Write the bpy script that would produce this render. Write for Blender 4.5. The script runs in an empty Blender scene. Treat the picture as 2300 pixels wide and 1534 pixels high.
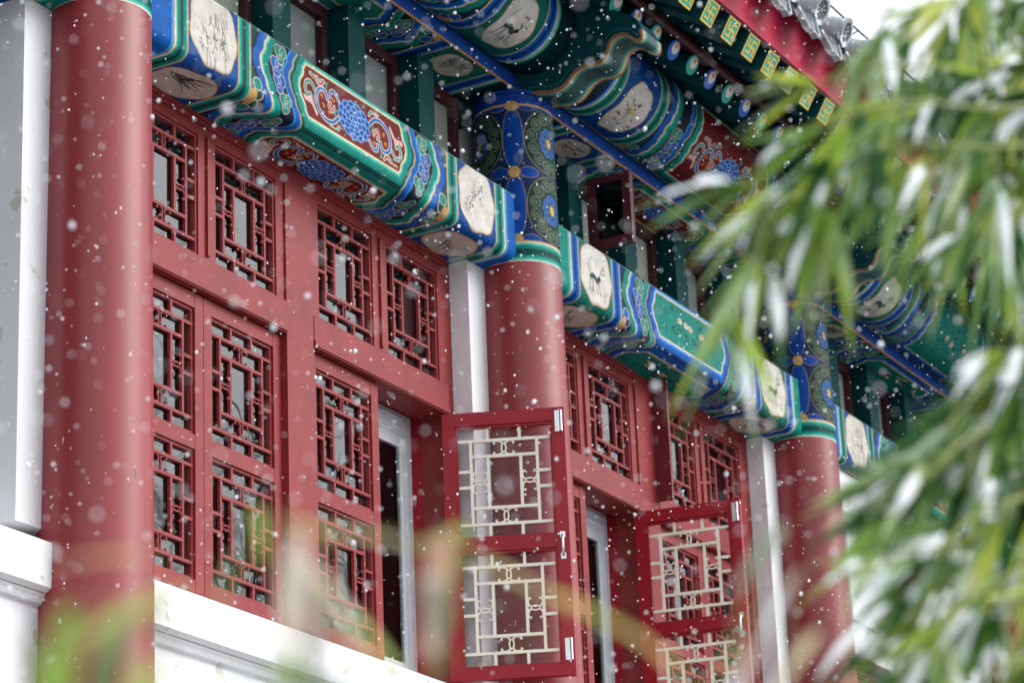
import bpy, bmesh, math, random
import numpy as np
from mathutils import Vector, Matrix
random.seed(7); RN = np.random.RandomState(11)
PI = math.pi
SC = bpy.context.scene
COL = SC.collection

# ------------------------------------------------------------------ camera, world, sun, exposure
F_PX, YAW, PITCH, ROLL = 6505.17, 0.500505, 0.347782, -0.042751
CAM = Vector((-8.0735, -6.1619, -2.9842))
fw = Vector((math.cos(YAW)*math.cos(PITCH), math.sin(YAW)*math.cos(PITCH), math.sin(PITCH)))
r0 = Vector((math.sin(YAW), -math.cos(YAW), 0)); u0 = r0.cross(fw)
rt = math.cos(ROLL)*r0 + math.sin(ROLL)*u0
up = -math.sin(ROLL)*r0 + math.cos(ROLL)*u0
cd = bpy.data.cameras.new('camera'); cam = bpy.data.objects.new('camera', cd); COL.objects.link(cam)
cam.matrix_world = Matrix(((rt.x, up.x, -fw.x, CAM.x), (rt.y, up.y, -fw.y, CAM.y), (rt.z, up.z, -fw.z, CAM.z), (0, 0, 0, 1)))
cd.sensor_width = 36; cd.lens = F_PX/2300*36; cd.clip_start = .05; cd.clip_end = 500
cd.dof.use_dof = True; cd.dof.focus_distance = 11.6; cd.dof.aperture_fstop = 4.2; cd.dof.aperture_blades = 0
SC.camera = cam
def at(px, py, dist):                        # a point this far from the camera, on the ray through a pixel of the 2300 px photograph
    d = (fw + rt*((px-1150)/F_PX) - up*((py-767)/F_PX)).normalized()
    return CAM + d*dist

W = bpy.data.worlds.new('World'); SC.world = W; W.use_nodes = True
nt = W.node_tree; bg = nt.nodes['Background']
sky = nt.nodes.new('ShaderNodeTexSky'); sky.sky_type = 'NISHITA'; sky.sun_disc = False
SUN_EL, SUN_AZ = math.radians(35), math.radians(297)      # azimuth of the sun seen from the scene, from +X towards +Y
sky.sun_elevation = SUN_EL; sky.sun_rotation = PI/2 - SUN_AZ
sky.air_density = 1.0; sky.dust_density = 6.0; sky.ozone_density = 1.0
hs = nt.nodes.new('ShaderNodeHueSaturation'); hs.inputs['Saturation'].default_value = .16
ov = nt.nodes.new('ShaderNodeMixRGB'); ov.inputs[0].default_value = .7; ov.inputs[2].default_value = (7.0, 7.3, 7.8, 1)   # overcast: the clear sky veiled by even cloud
nt.links.new(sky.outputs[0], hs.inputs['Color']); nt.links.new(hs.outputs[0], ov.inputs[1]); nt.links.new(ov.outputs[0], bg.inputs[0]); bg.inputs[1].default_value = .142
sl = bpy.data.lights.new('sun', 'SUN'); sl.energy = 1.2; sl.angle = math.radians(42); sl.color = (1, .975, .94)
so = bpy.data.objects.new('sun', sl); COL.objects.link(so)
sd = Vector((math.cos(SUN_AZ)*math.cos(SUN_EL), math.sin(SUN_AZ)*math.cos(SUN_EL), math.sin(SUN_EL)))
so.rotation_euler = sd.to_track_quat('Z', 'Y').to_euler()
SC.view_settings.view_transform = 'Standard'; SC.view_settings.look = 'None'
SC.view_settings.exposure = 0.68; SC.view_settings.gamma = 1
SC.cycles.use_denoising = True
try: SC.cycles.denoiser = 'OPENIMAGEDENOISE'
except Exception: pass
SC.cycles.max_bounces = 8; SC.cycles.transparent_max_bounces = 16; SC.cycles.sample_clamp_indirect = 6

# ------------------------------------------------------------------ helpers
def lin(c): return tuple(x/12.92 if x <= .04045 else ((x+.055)/1.055)**2.4 for x in c)
def S(h):                                    # '#rrggbb' -> linear rgb
    return lin(tuple(int(h[i:i+2], 16)/255 for i in (1, 3, 5)))
def mat(name, col, rough=.5, var=.12, scale=9, spec=.5, bump=0, bscale=40, metal=0, coat=0, stretch=(1, 1, 1), specks=None, specks2=None):
    m = bpy.data.materials.new(name); m.use_nodes = True; n = m.node_tree; b = n.nodes['Principled BSDF']
    b.inputs['Roughness'].default_value = rough; b.inputs['Metallic'].default_value = metal
    b.inputs['Specular IOR Level'].default_value = spec
    if coat: b.inputs['Coat Weight'].default_value = coat; b.inputs['Coat Roughness'].default_value = .28
    tc = n.nodes.new('ShaderNodeTexCoord'); mp = n.nodes.new('ShaderNodeMapping'); mp.inputs['Scale'].default_value = stretch
    n.links.new(tc.outputs['Object'], mp.inputs[0])
    no = n.nodes.new('ShaderNodeTexNoise'); no.inputs['Scale'].default_value = scale; no.inputs['Detail'].default_value = 8; no.inputs['Roughness'].default_value = .65
    n.links.new(mp.outputs[0], no.inputs['Vector'])
    rp = n.nodes.new('ShaderNodeValToRGB'); e = rp.color_ramp.elements
    e[0].position = .3; e[1].position = .7
    e[0].color = (*[max(0, c*(1-var)) for c in col], 1); e[1].color = (*[min(1, c*(1+var)) for c in col], 1)
    n.links.new(no.outputs['Fac'], rp.inputs[0]); out = rp.outputs[0]
    for specks in [q for q in (specks, specks2) if q]:   # small worn flecks of another colour: (colour, scale, threshold)
        n2 = n.nodes.new('ShaderNodeTexNoise'); n2.inputs['Scale'].default_value = specks[1]; n2.inputs['Detail'].default_value = 3
        n.links.new(mp.outputs[0], n2.inputs['Vector'])
        r2 = n.nodes.new('ShaderNodeValToRGB'); r2.color_ramp.elements[0].position = specks[2]; r2.color_ramp.elements[1].position = specks[2]+.03
        n.links.new(n2.outputs['Fac'], r2.inputs[0])
        mx = n.nodes.new('ShaderNodeMixRGB'); n.links.new(r2.outputs[0], mx.inputs[0]); n.links.new(out, mx.inputs[1]); mx.inputs[2].default_value = (*specks[0], 1); out = mx.outputs[0]
    n.links.new(out, b.inputs['Base Color'])
    if bump:
        n3 = n.nodes.new('ShaderNodeTexNoise'); n3.inputs['Scale'].default_value = bscale; n3.inputs['Detail'].default_value = 5
        n.links.new(mp.outputs[0], n3.inputs['Vector'])
        bp = n.nodes.new('ShaderNodeBump'); bp.inputs['Strength'].default_value = bump; bp.inputs['Distance'].default_value = .01
        n.links.new(n3.outputs['Fac'], bp.inputs['Height']); n.links.new(bp.outputs[0], b.inputs['Normal'])
    return m
def attr_mat(name, rough=.5, dirt=.25, scale=14, coat=0, trans=0):   # colour from the mesh's own painted colours, a little worn
    m = bpy.data.materials.new(name); m.use_nodes = True; n = m.node_tree; b = n.nodes['Principled BSDF']
    a = n.nodes.new('ShaderNodeVertexColor'); a.layer_name = 'paint'
    tc = n.nodes.new('ShaderNodeTexCoord'); no = n.nodes.new('ShaderNodeTexNoise'); no.inputs['Scale'].default_value = scale; no.inputs['Detail'].default_value = 9; no.inputs['Roughness'].default_value = .7
    n.links.new(tc.outputs['Object'], no.inputs['Vector'])
    rp = n.nodes.new('ShaderNodeValToRGB'); e = rp.color_ramp.elements; e[0].position = .28; e[1].position = .6
    e[0].color = (1-dirt,)*3+(1,); e[1].color = (1, 1, 1, 1); n.links.new(no.outputs['Fac'], rp.inputs[0])
    mx = n.nodes.new('ShaderNodeMixRGB'); mx.blend_type = 'MULTIPLY'; mx.inputs[0].default_value = 1
    n.links.new(a.outputs[0], mx.inputs[1]); n.links.new(rp.outputs[0], mx.inputs[2]); n.links.new(mx.outputs[0], b.inputs['Base Color'])
    b.inputs['Roughness'].default_value = rough; b.inputs['Specular IOR Level'].default_value = .12
    if coat: b.inputs['Coat Weight'].default_value = coat; b.inputs['Coat Roughness'].default_value = .3
    if trans:
        tr = n.nodes.new('ShaderNodeBsdfTranslucent'); n.links.new(mx.outputs[0], tr.inputs[0])
        ms = n.nodes.new('ShaderNodeMixShader'); ms.inputs[0].default_value = trans
        n.links.new(b.outputs[0], ms.inputs[1]); n.links.new(tr.outputs[0], ms.inputs[2]); n.links.new(ms.outputs[0], n.nodes['Material Output'].inputs[0])
    return m
def glass_mat(name, tint=(.9, .95, .95), refl=1.45):
    m = bpy.data.materials.new(name); m.use_nodes = True; n = m.node_tree; n.nodes.remove(n.nodes['Principled BSDF'])
    fr = n.nodes.new('ShaderNodeFresnel'); fr.inputs[0].default_value = refl
    t = n.nodes.new('ShaderNodeBsdfTransparent'); t.inputs[0].default_value = (*tint, 1)
    g = n.nodes.new('ShaderNodeBsdfGlossy'); g.inputs['Roughness'].default_value = .015; g.inputs[0].default_value = (1, 1, 1, 1)
    tc = n.nodes.new('ShaderNodeTexCoord'); no = n.nodes.new('ShaderNodeTexNoise'); no.inputs['Scale'].default_value = 2.2
    n.links.new(tc.outputs['Object'], no.inputs['Vector']); bp = n.nodes.new('ShaderNodeBump'); bp.inputs['Strength'].default_value = .06; bp.inputs['Distance'].default_value = .05
    n.links.new(no.outputs['Fac'], bp.inputs['Height']); n.links.new(bp.outputs[0], g.inputs['Normal'])
    ms = n.nodes.new('ShaderNodeMixShader'); n.links.new(fr.outputs[0], ms.inputs[0]); n.links.new(t.outputs[0], ms.inputs[1]); n.links.new(g.outputs[0], ms.inputs[2])
    n.links.new(ms.outputs[0], n.nodes['Material Output'].inputs[0]); return m

class MB:                                    # collects shapes, links them as ONE mesh object
    def __init__(s): s.v = []; s.f = []; s.m = []; s.sm = []
    def add(s, vs, fs, mi=0, smooth=False):
        o = len(s.v); s.v += [tuple(p) for p in vs]
        for f in fs: s.f.append(tuple(i+o for i in f)); s.m.append(mi); s.sm.append(smooth)
    def box(s, x0, x1, y0, y1, z0, z1, mi=0):
        s.add([(x0, y0, z0), (x1, y0, z0), (x1, y1, z0), (x0, y1, z0), (x0, y0, z1), (x1, y0, z1), (x1, y1, z1), (x0, y1, z1)],
              [(0, 3, 2, 1), (4, 5, 6, 7), (0, 1, 5, 4), (1, 2, 6, 5), (2, 3, 7, 6), (3, 0, 4, 7)], mi)
    def prism(s, pts, b, mi=0, caps=True, smooth=False, capmi=None):   # polygon of 3-D points a-list swept by vector b
        n = len(pts); q = [Vector(p) for p in pts]; b = Vector(b)
        s.add(q+[p+b for p in q], [(i, (i+1) % n, n+(i+1) % n, n+i) for i in range(n)], mi, smooth)
        if caps: s.add(q, [tuple(range(n))][::1], mi if capmi is None else capmi); s.add([p+b for p in q], [tuple(range(n-1, -1, -1))], mi if capmi is None else capmi)
    def tube(s, pts, rad, n=8, mi=0, caps=True):
        pts = [Vector(p) for p in pts]; k = len(pts); vs = []; fs = []
        ref = None
        for i, p in enumerate(pts):
            t = (pts[min(i+1, k-1)]-pts[max(i-1, 0)]).normalized()
            if ref is None: ref = t.orthogonal().normalized()
            ref = (ref - t*ref.dot(t)).normalized(); bi = t.cross(ref)
            r = rad[i] if hasattr(rad, '__len__') else rad
            for j in range(n): a = 2*PI*j/n; vs.append(p+ref*(r*math.cos(a))+bi*(r*math.sin(a)))
        for i in range(k-1):
            for j in range(n): fs.append((i*n+j, i*n+(j+1) % n, (i+1)*n+(j+1) % n, (i+1)*n+j))
        s.add(vs, fs, mi, True)
        if caps: s.add(vs[:n], [tuple(range(n-1, -1, -1))], mi); s.add(vs[-n:], [tuple(range(n))], mi)
    def ribbon(s, pts, w, y0, y1, mi=0, mi2=None, cut=.8):   # a flat stroke in the x-z plane with depth y0..y1 (two colours front/back if mi2)
        pts = [Vector((p[0], 0, p[1])) for p in pts]; k = len(pts); L = []; R = []
        for i, p in enumerate(pts):
            t = (pts[min(i+1, k-1)]-pts[max(i-1, 0)]).normalized(); nn = Vector((-t.z, 0, t.x))*(w/2); L.append(p+nn); R.append(p-nn)
        ys = [y0, y1] if mi2 is None else [y0, y0+(y1-y0)*cut, y1]
        for a in range(len(ys)-1):
            m = mi if a == 0 else mi2
            for i in range(k-1):
                q = [Vector((c.x, y, c.z)) for y in (ys[a], ys[a+1]) for c in (L[i], L[i+1], R[i+1], R[i])]
                s.add(q, [(0, 1, 2, 3), (7, 6, 5, 4), (0, 4, 5, 1), (2, 6, 7, 3), (1, 5, 6, 2), (3, 7, 4, 0)], m)
    def build(s, name, mats, parent=None, fix=True):
        me = bpy.data.meshes.new(name); me.from_pydata(s.v, [], s.f)
        for m in (mats if isinstance(mats, (list, tuple)) else [mats]): me.materials.append(m)
        me.polygons.foreach_set('material_index', s.m); me.polygons.foreach_set('use_smooth', s.sm); me.update()
        if fix:
            bm = bmesh.new(); bm.from_mesh(me); bmesh.ops.recalc_face_normals(bm, faces=bm.faces); bm.to_mesh(me); bm.free()
        o = bpy.data.objects.new(name, me); COL.objects.link(o)
        if parent: o.parent = parent
        return o
def tag(o, label=None, cat=None, group=None, kind=None):
    if cat and not kind: kind = 'thing'
    for k, v in (('label', label), ('category', cat), ('group', group), ('kind', kind)):
        if v: o[k] = v
    return o
def empty(name, loc, label, cat, group=None, rz=0):
    o = bpy.data.objects.new(name, None); COL.objects.link(o); o.location = loc; o.rotation_euler.z = rz; o.empty_display_size = .1
    return tag(o, label, cat, group)
def dup(o, parent=None):                     # a thing with its parts and sub-parts
    c = o.copy(); COL.objects.link(c)
    if parent: c.parent = parent
    for ch in list(o.children): dup(ch, c)
    return c

# ------------------------------------------------------------------ paint on a grid: a small raster painter in metres
class Canvas:
    def __init__(s, u0, u1, v0, v1, du=.004, dv=.003, col=(0, 0, 0)):
        s.nu = int(round((u1-u0)/du))+1; s.nv = int(round((v1-v0)/dv))+1
        s.u = np.linspace(u0, u1, s.nu); s.v = np.linspace(v0, v1, s.nv)
        s.U, s.V = np.meshgrid(s.u, s.v); s.c = np.empty((s.nv, s.nu, 3), np.float32); s.c[:] = col; s.e = .6*max(du, dv)
    def win(s, a0, a1, b0, b1):
        i0, i1 = np.searchsorted(s.u, (a0, a1)); j0, j1 = np.searchsorted(s.v, (b0, b1))
        return slice(j0, j1), slice(i0, i1)
    def put(s, sl, d, col):                  # d: signed distance, negative inside
        a = np.clip(.5-d/(2*s.e), 0, 1)[..., None]; s.c[sl] = s.c[sl]*(1-a)+np.array(col, np.float32)*a
    def mask(s, m, col): s.c[m] = col
    def disc(s, x, y, rx, ry, col, rot=0):
        R = max(rx, ry)+.01; sl = s.win(x-R, x+R, y-R, y+R); X = s.U[sl]-x; Y = s.V[sl]-y
        if X.size == 0: return
        c, q = math.cos(rot), math.sin(rot); X, Y = X*c+Y*q, -X*q+Y*c
        k = np.sqrt((X/rx)**2+(Y/ry)**2); s.put(sl, (k-1)*min(rx, ry), col)
    def line(s, pts, w, col):
        p = np.array(pts, float); R = w+.012
        sl = s.win(p[:, 0].min()-R, p[:, 0].max()+R, p[:, 1].min()-R, p[:, 1].max()+R); X = s.U[sl]; Y = s.V[sl]
        if X.size == 0: return
        D = np.full(X.shape, 9.)
        for a, b in zip(p[:-1], p[1:]):
            d = b-a; L = d@d+1e-12; t = np.clip(((X-a[0])*d[0]+(Y-a[1])*d[1])/L, 0, 1); D = np.minimum(D, np.hypot(X-a[0]-t*d[0], Y-a[1]-t*d[1]))
        s.put(sl, D-w/2, col)
    def sdf(s, pts, pad=.03):
        p = np.array(pts, float); sl = s.win(p[:, 0].min()-pad, p[:, 0].max()+pad, p[:, 1].min()-pad, p[:, 1].max()+pad); X = s.U[sl]; Y = s.V[sl]
        D = np.full(X.shape, 9.); ins = np.zeros(X.shape, bool)
        for a, b in zip(p, np.roll(p, -1, 0)):
            d = b-a; L = d@d+1e-12; t = np.clip(((X-a[0])*d[0]+(Y-a[1])*d[1])/L, 0, 1); D = np.minimum(D, np.hypot(X-a[0]-t*d[0], Y-a[1]-t*d[1]))
            with np.errstate(divide='ignore', invalid='ignore'):
                ins ^= ((a[1] > Y) != (b[1] > Y)) & (X < (b[0]-a[0])*(Y-a[1])/(b[1]-a[1]+1e-15)+a[0])
        return sl, np.where(ins, -D, D)
    def shape(s, pts, col, edges=()):        # edges: (outset, colour) from the widest in
        if s.win(min(p[0] for p in pts), max(p[0] for p in pts), 0, 0)[1].start == s.win(min(p[0] for p in pts), max(p[0] for p in pts), 0, 0)[1].stop: return
        sl, D = s.sdf(pts)
        if D.size == 0: return
        for o, c in edges: s.put(sl, D-o, c)
        s.put(sl, D, col)
    def mesh(s, name, f, mats, close_u=False):   # f(U, V) -> X, Y, Z
        X, Y, Z = f(s.U, s.V); co = np.stack([X, Y, Z], -1).reshape(-1, 3).astype(np.float32)
        i = np.arange((s.nv-1)*(s.nu-1)); j = i//(s.nu-1)*s.nu+i % (s.nu-1)
        q = np.stack([j, j+1, j+s.nu+1, j+s.nu], -1).astype(np.int32)
        me = bpy.data.meshes.new(name); me.vertices.add(len(co)); me.vertices.foreach_set('co', co.ravel())
        me.loops.add(q.size); me.loops.foreach_set('vertex_index', q.ravel()); me.polygons.add(len(q))
        me.polygons.foreach_set('loop_start', np.arange(0, q.size, 4, dtype=np.int32)); me.polygons.foreach_set('use_smooth', np.ones(len(q), bool))
        at_ = me.color_attributes.new('paint', 'FLOAT_COLOR', 'POINT')
        at_.data.foreach_set('color', np.concatenate([s.c.reshape(-1, 3), np.ones((len(co), 1), np.float32)], 1).ravel())
        me.materials.append(mats); me.update(); me.validate(); return me

GOLD = S('#c39a62'); CREAM = S('#cdbfae'); WHITE = S('#d8d4c4'); NAVY = S('#0a1630'); MAROON = S('#6a1a1d'); BLACK = S('#14161c')
G = dict(d=S('#00433f'), m=S('#007f72'), l=S('#3cb39f'), w=S('#9fd6c4')); B = dict(d=S('#002c6c'), m=S('#0058a8'), l=S('#2f90de'), w=S('#9cc8ea'))
ORANGE = S('#d9843a'); PINK = S('#d99a94')
def spiral(cx, cy, r0, r1, a0, turns, n=18, sx=1, sy=1):
    return [(cx+sx*(r0+(r1-r0)*k/n)*math.cos(a0+2*PI*turns*k/n), cy+sy*(r0+(r1-r0)*k/n)*math.sin(a0+2*PI*turns*k/n)) for k in range(n+1)]
def wob(cx, cy, rx, ry, lobes=7, amp=.03, n=48, rot=0, pw=2.4):
    o = []
    for k in range(n):
        a = 2*PI*k/n; c, q = math.cos(a), math.sin(a); r = (abs(c)**pw+abs(q)**pw)**(-1/pw)*(1+amp*math.cos(lobes*a))
        x, y = rx*r*c, ry*r*q; o.append((cx+x*math.cos(rot)-y*math.sin(rot), cy+x*math.sin(rot)+y*math.cos(rot)))
    return o
def cloud(cv, cx, cy, r, kind, sgn, vs):
    k = G if kind == 'g' else B; pts = [(-.5, .4), (.5, .35), (0, -.45)]
    for (a, b) in pts: cv.disc(cx+a*r*sgn, cy+b*r*1.25*vs, r*.78+.0035, r*.78+.0035, CREAM)
    for (a, b) in pts: cv.disc(cx+a*r*sgn, cy+b*r*1.25*vs, r*.78, r*.78, k['m'] if kind == 'g' else B['m'])
    cv.line(spiral(cx-.2*r*sgn, cy+.35*r*vs, .08*r, .6*r, 1, 1.1, 14, sgn, vs), .003, CREAM)
    cv.line(spiral(cx+.15*r*sgn, cy-.5*r*vs, .08*r, .55*r, 3.5, 1.0, 14, sgn, vs), .003, CREAM)
def flower(cv, cx, cy, rx, ry):
    for fr, n, ps in ((.86, 13, .24), (.62, 11, .22), (.38, 8, .2), (.15, 4, .17)):
        for k in range(n):
            a = 2*PI*k/n+fr*3; x, y = cx+rx*fr*math.cos(a), cy+ry*fr*math.sin(a)
            cv.disc(x, y, rx*ps+.0025, ry*ps+.0025, S('#8fb2ea')); cv.disc(x, y, rx*ps-.002, ry*ps-.002, B['m'])
            cv.disc(x-.15*rx*ps*math.cos(a), y-.15*ry*ps*math.sin(a), rx*ps*.5, ry*ps*.5, B['d'])
    cv.disc(cx, cy, rx*.1, ry*.1, B['w']); cv.disc(cx, cy, rx*.07, ry*.07, B['m'])
def smooth2(p, n=6):
    o = []
    for i in range(len(p)-1):
        a, b, c, d = (np.array(p[min(max(j, 0), len(p)-1)]) for j in (i-1, i, i+1, i+2))
        o += [tuple(.5*(2*b+(c-a)*t+(2*a-5*b+4*c-d)*t*t+(3*b-a-3*c+d)*t**3)) for t in np.linspace(0, 1, n, endpoint=False)]
    return o+[p[-1]]
def curl(cv, pts, w, col):
    pts = smooth2(pts)
    cv.line(pts, w+.009, WHITE if col is not PINK else S('#e6c6bd')); cv.line(pts, w, col)
def scrolls(cv, cy, vs, sc=1.0):
    for sg in (-1, 1):
        o = -1 if sg > 0 else 1
        X = lambda x: sg*(x*1.2+.004)
        curl(cv, [(X(x), cy+o*vs*y) for x, y in ((.1, -.03), (.14, -.07), (.19, -.075), (.235, -.04), (.245, .01), (.225, .05), (.19, .055), (.175, .025))], .014*sc, B['m'])
        curl(cv, [(X(x), cy+o*vs*y) for x, y in ((.1, .05), (.125, .075), (.15, .07), (.155, .045))], .012*sc, B['m'])
        curl(cv, [(X(x), cy+o*vs*y) for x, y in ((.255, .03), (.28, .055), (.31, .045), (.318, .01), (.3, -.012), (.285, .0))], .012*sc, G['m'])
        curl(cv, [(X(x), cy+o*vs*y) for x, y in ((.245, -.075), (.27, -.04), (.285, -.035))], .008*sc, PINK)
        curl(cv, [(X(x), cy+o*vs*y) for x, y in ((.2, .095), (.215, .075), (.235, .08), (.24, .1))], .012*sc, S('#a52f3a'))
        curl(cv, [(X(x), cy+o*vs*y) for x, y in ((.1, -.075), (.12, -.1), (.15, -.098), (.165, -.11))], .009*sc, G['m'])
        curl(cv, [(X(x), cy+o*vs*y) for x, y in ((.28, -.02), (.305, -.035), (.325, -.03), (.33, -.05))], .009*sc, PINK)
        curl(cv, [(X(x), cy+o*vs*y) for x, y in ((.24, .075), (.262, .1), (.285, .095))], .009*sc, G['m'])
        curl(cv, [(X(x), cy+o*vs*y) for x, y in ((.13, .005), (.145, -.02), (.165, -.005), (.155, .015))], .01*sc, S('#a52f3a'))
        for x, y, c in ((.165, -.03, ORANGE), (.2, -.02, ORANGE), (.21, .02, ORANGE), (.135, .04, ORANGE), (.27, .09, ORANGE), (.15, -.1, PINK)):
            cv.line(spiral(X(x), cy+o*vs*y, .004, .011, x*40, .6, 8, sg, 1), .007*sc, c)
        for x, y in ((.06, -.095), (-.02, .1), (.17, .1), (.115, -.005)):
            cv.line([(X(x), cy+o*vs*y), (X(x+.012), cy+o*vs*(y-.014)), (X(x+.008), cy+o*vs*(y-.026))], .008*sc, G['l'])
def ink(cv, cx, cy, rx, ry, kind, seed, vs=1):
    R = random.Random(seed); dk = S('#23282c'); gr = S('#6d7276'); gn = S('#28544a'); inside = lambda x, y: ((x-cx)/rx)**2+((y-cy)/ry)**2 < .8
    if kind == 'orchid':
        for k in range(16):
            a = R.uniform(-.9, .9); L = R.uniform(.5, 1.15)*rx; b = R.uniform(-.5, .5)
            cv.line([(cx-.75*rx+L*1.35*t, cy+vs*ry*(.25-a*.8*t+b*t*t)) for t in np.linspace(0, 1, 9)], R.uniform(.003, .006), dk)
        for k in range(6): cv.disc(cx+R.uniform(-.5, .3)*rx, cy+R.uniform(.15, .5)*ry*vs, .016, .007, gr if k % 2 else dk, R.uniform(-.4, .4))
    elif kind == 'rock':
        for k in range(34):
            x, y = cx+R.uniform(-.6, .6)*rx, cy+R.uniform(-.7, .7)*ry
            if inside(x, y): cv.line([(x, y), (x+R.uniform(-.01, .012), y+R.uniform(.01, .05)*vs), (x+R.uniform(-.008, .02), y+R.uniform(.03, .08)*vs)], R.uniform(.0025, .0045), R.choice((dk, gr, dk, S('#7b5a3a'))))
        for k in range(36):
            x, y = cx+R.uniform(-.7, .6)*rx, cy+R.uniform(.1, .6)*ry*vs
            if inside(x, y): cv.disc(x, y, R.uniform(.002, .006), R.uniform(.002, .005), dk if k % 3 else gn)
    elif kind == 'bough':
        p = [(cx-.5*rx, cy+.5*ry*vs), (cx-.25*rx, cy+.05*ry), (cx+.05*rx, cy-.15*ry*vs), (cx+.35*rx, cy-.45*ry*vs)]
        cv.line(p, .0035, dk); cv.line([p[1], (cx, cy-.6*ry*vs), (cx+.1*rx, cy-.72*ry*vs)], .003, dk); cv.line([p[2], (cx+.3*rx, cy+.1*ry), (cx+.5*rx, cy+.05*ry)], .003, gr)
        for k in range(40):
            t = R.random()*2.99; i = int(t); f = t-i; x = p[i][0]*(1-f)+p[i+1][0]*f+R.uniform(-.03, .03); y = p[i][1]*(1-f)+p[i+1][1]*f+R.uniform(-.03, .03)
            if inside(x, y): cv.disc(x, y, R.uniform(.003, .008), R.uniform(.003, .006), R.choice((dk, gn, gr, S('#3c4f7a'))), R.random()*3)
    elif kind == 'beast':                    # a small dark four-legged animal on a bank
        cv.line([(cx+.02, cy+.03*vs), (cx-.03, cy+.01*vs), (cx-.055, cy+.02*vs)], .028, gn); cv.disc(cx+.035, cy+.012*vs, .017, .013, dk)
        for a, b in ((-.06, -.012), (-.035, .0), (.0, .014), (.022, .02)): cv.line([(cx+a, cy+.025*vs), (cx+a+b*.5, cy+.06*vs), (cx+a+b, cy+.095*vs)], .0065, dk)
        cv.line([(cx-.06, cy+.01*vs), (cx-.075, cy-.03*vs), (cx-.06, cy-.065*vs), (cx-.04, cy-.085*vs)], .004, gn); cv.line([(cx+.04, cy), (cx+.045, cy-.02*vs)], .006, dk)
        for k in range(10): x = cx+R.uniform(-.4, .6)*rx; cv.line([(x, cy+.5*ry*vs), (x+R.uniform(-.02, .03), cy+R.uniform(.6, .75)*ry*vs)], .003, gr)
        for k in range(5): x = cx+.45*rx+R.uniform(-.03, .02); y = cy-R.uniform(.1, .5)*ry*vs; cv.disc(x, y, .012, .005, gn, R.random()*3)
    elif kind == 'lotus':
        cv.line([(cx-.02, cy+.5*ry*vs), (cx-.01, cy)], .004, gn)
        for k in range(7): cv.line([(cx-.01, cy), (cx-.01+.05*math.cos(k*.5+.1), cy-.035*vs*math.sin(k*.5+.1))], .006, S('#c5a52f'))
        for k in range(20):
            x, y = cx+R.uniform(-.6, .7)*rx, cy+R.uniform(-.6, .6)*ry
            if inside(x, y): cv.disc(x, y, R.uniform(.008, .022), R.uniform(.003, .006), R.choice((dk, gn, dk, S('#3b6d86'))), R.uniform(-.6, .6))

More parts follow.
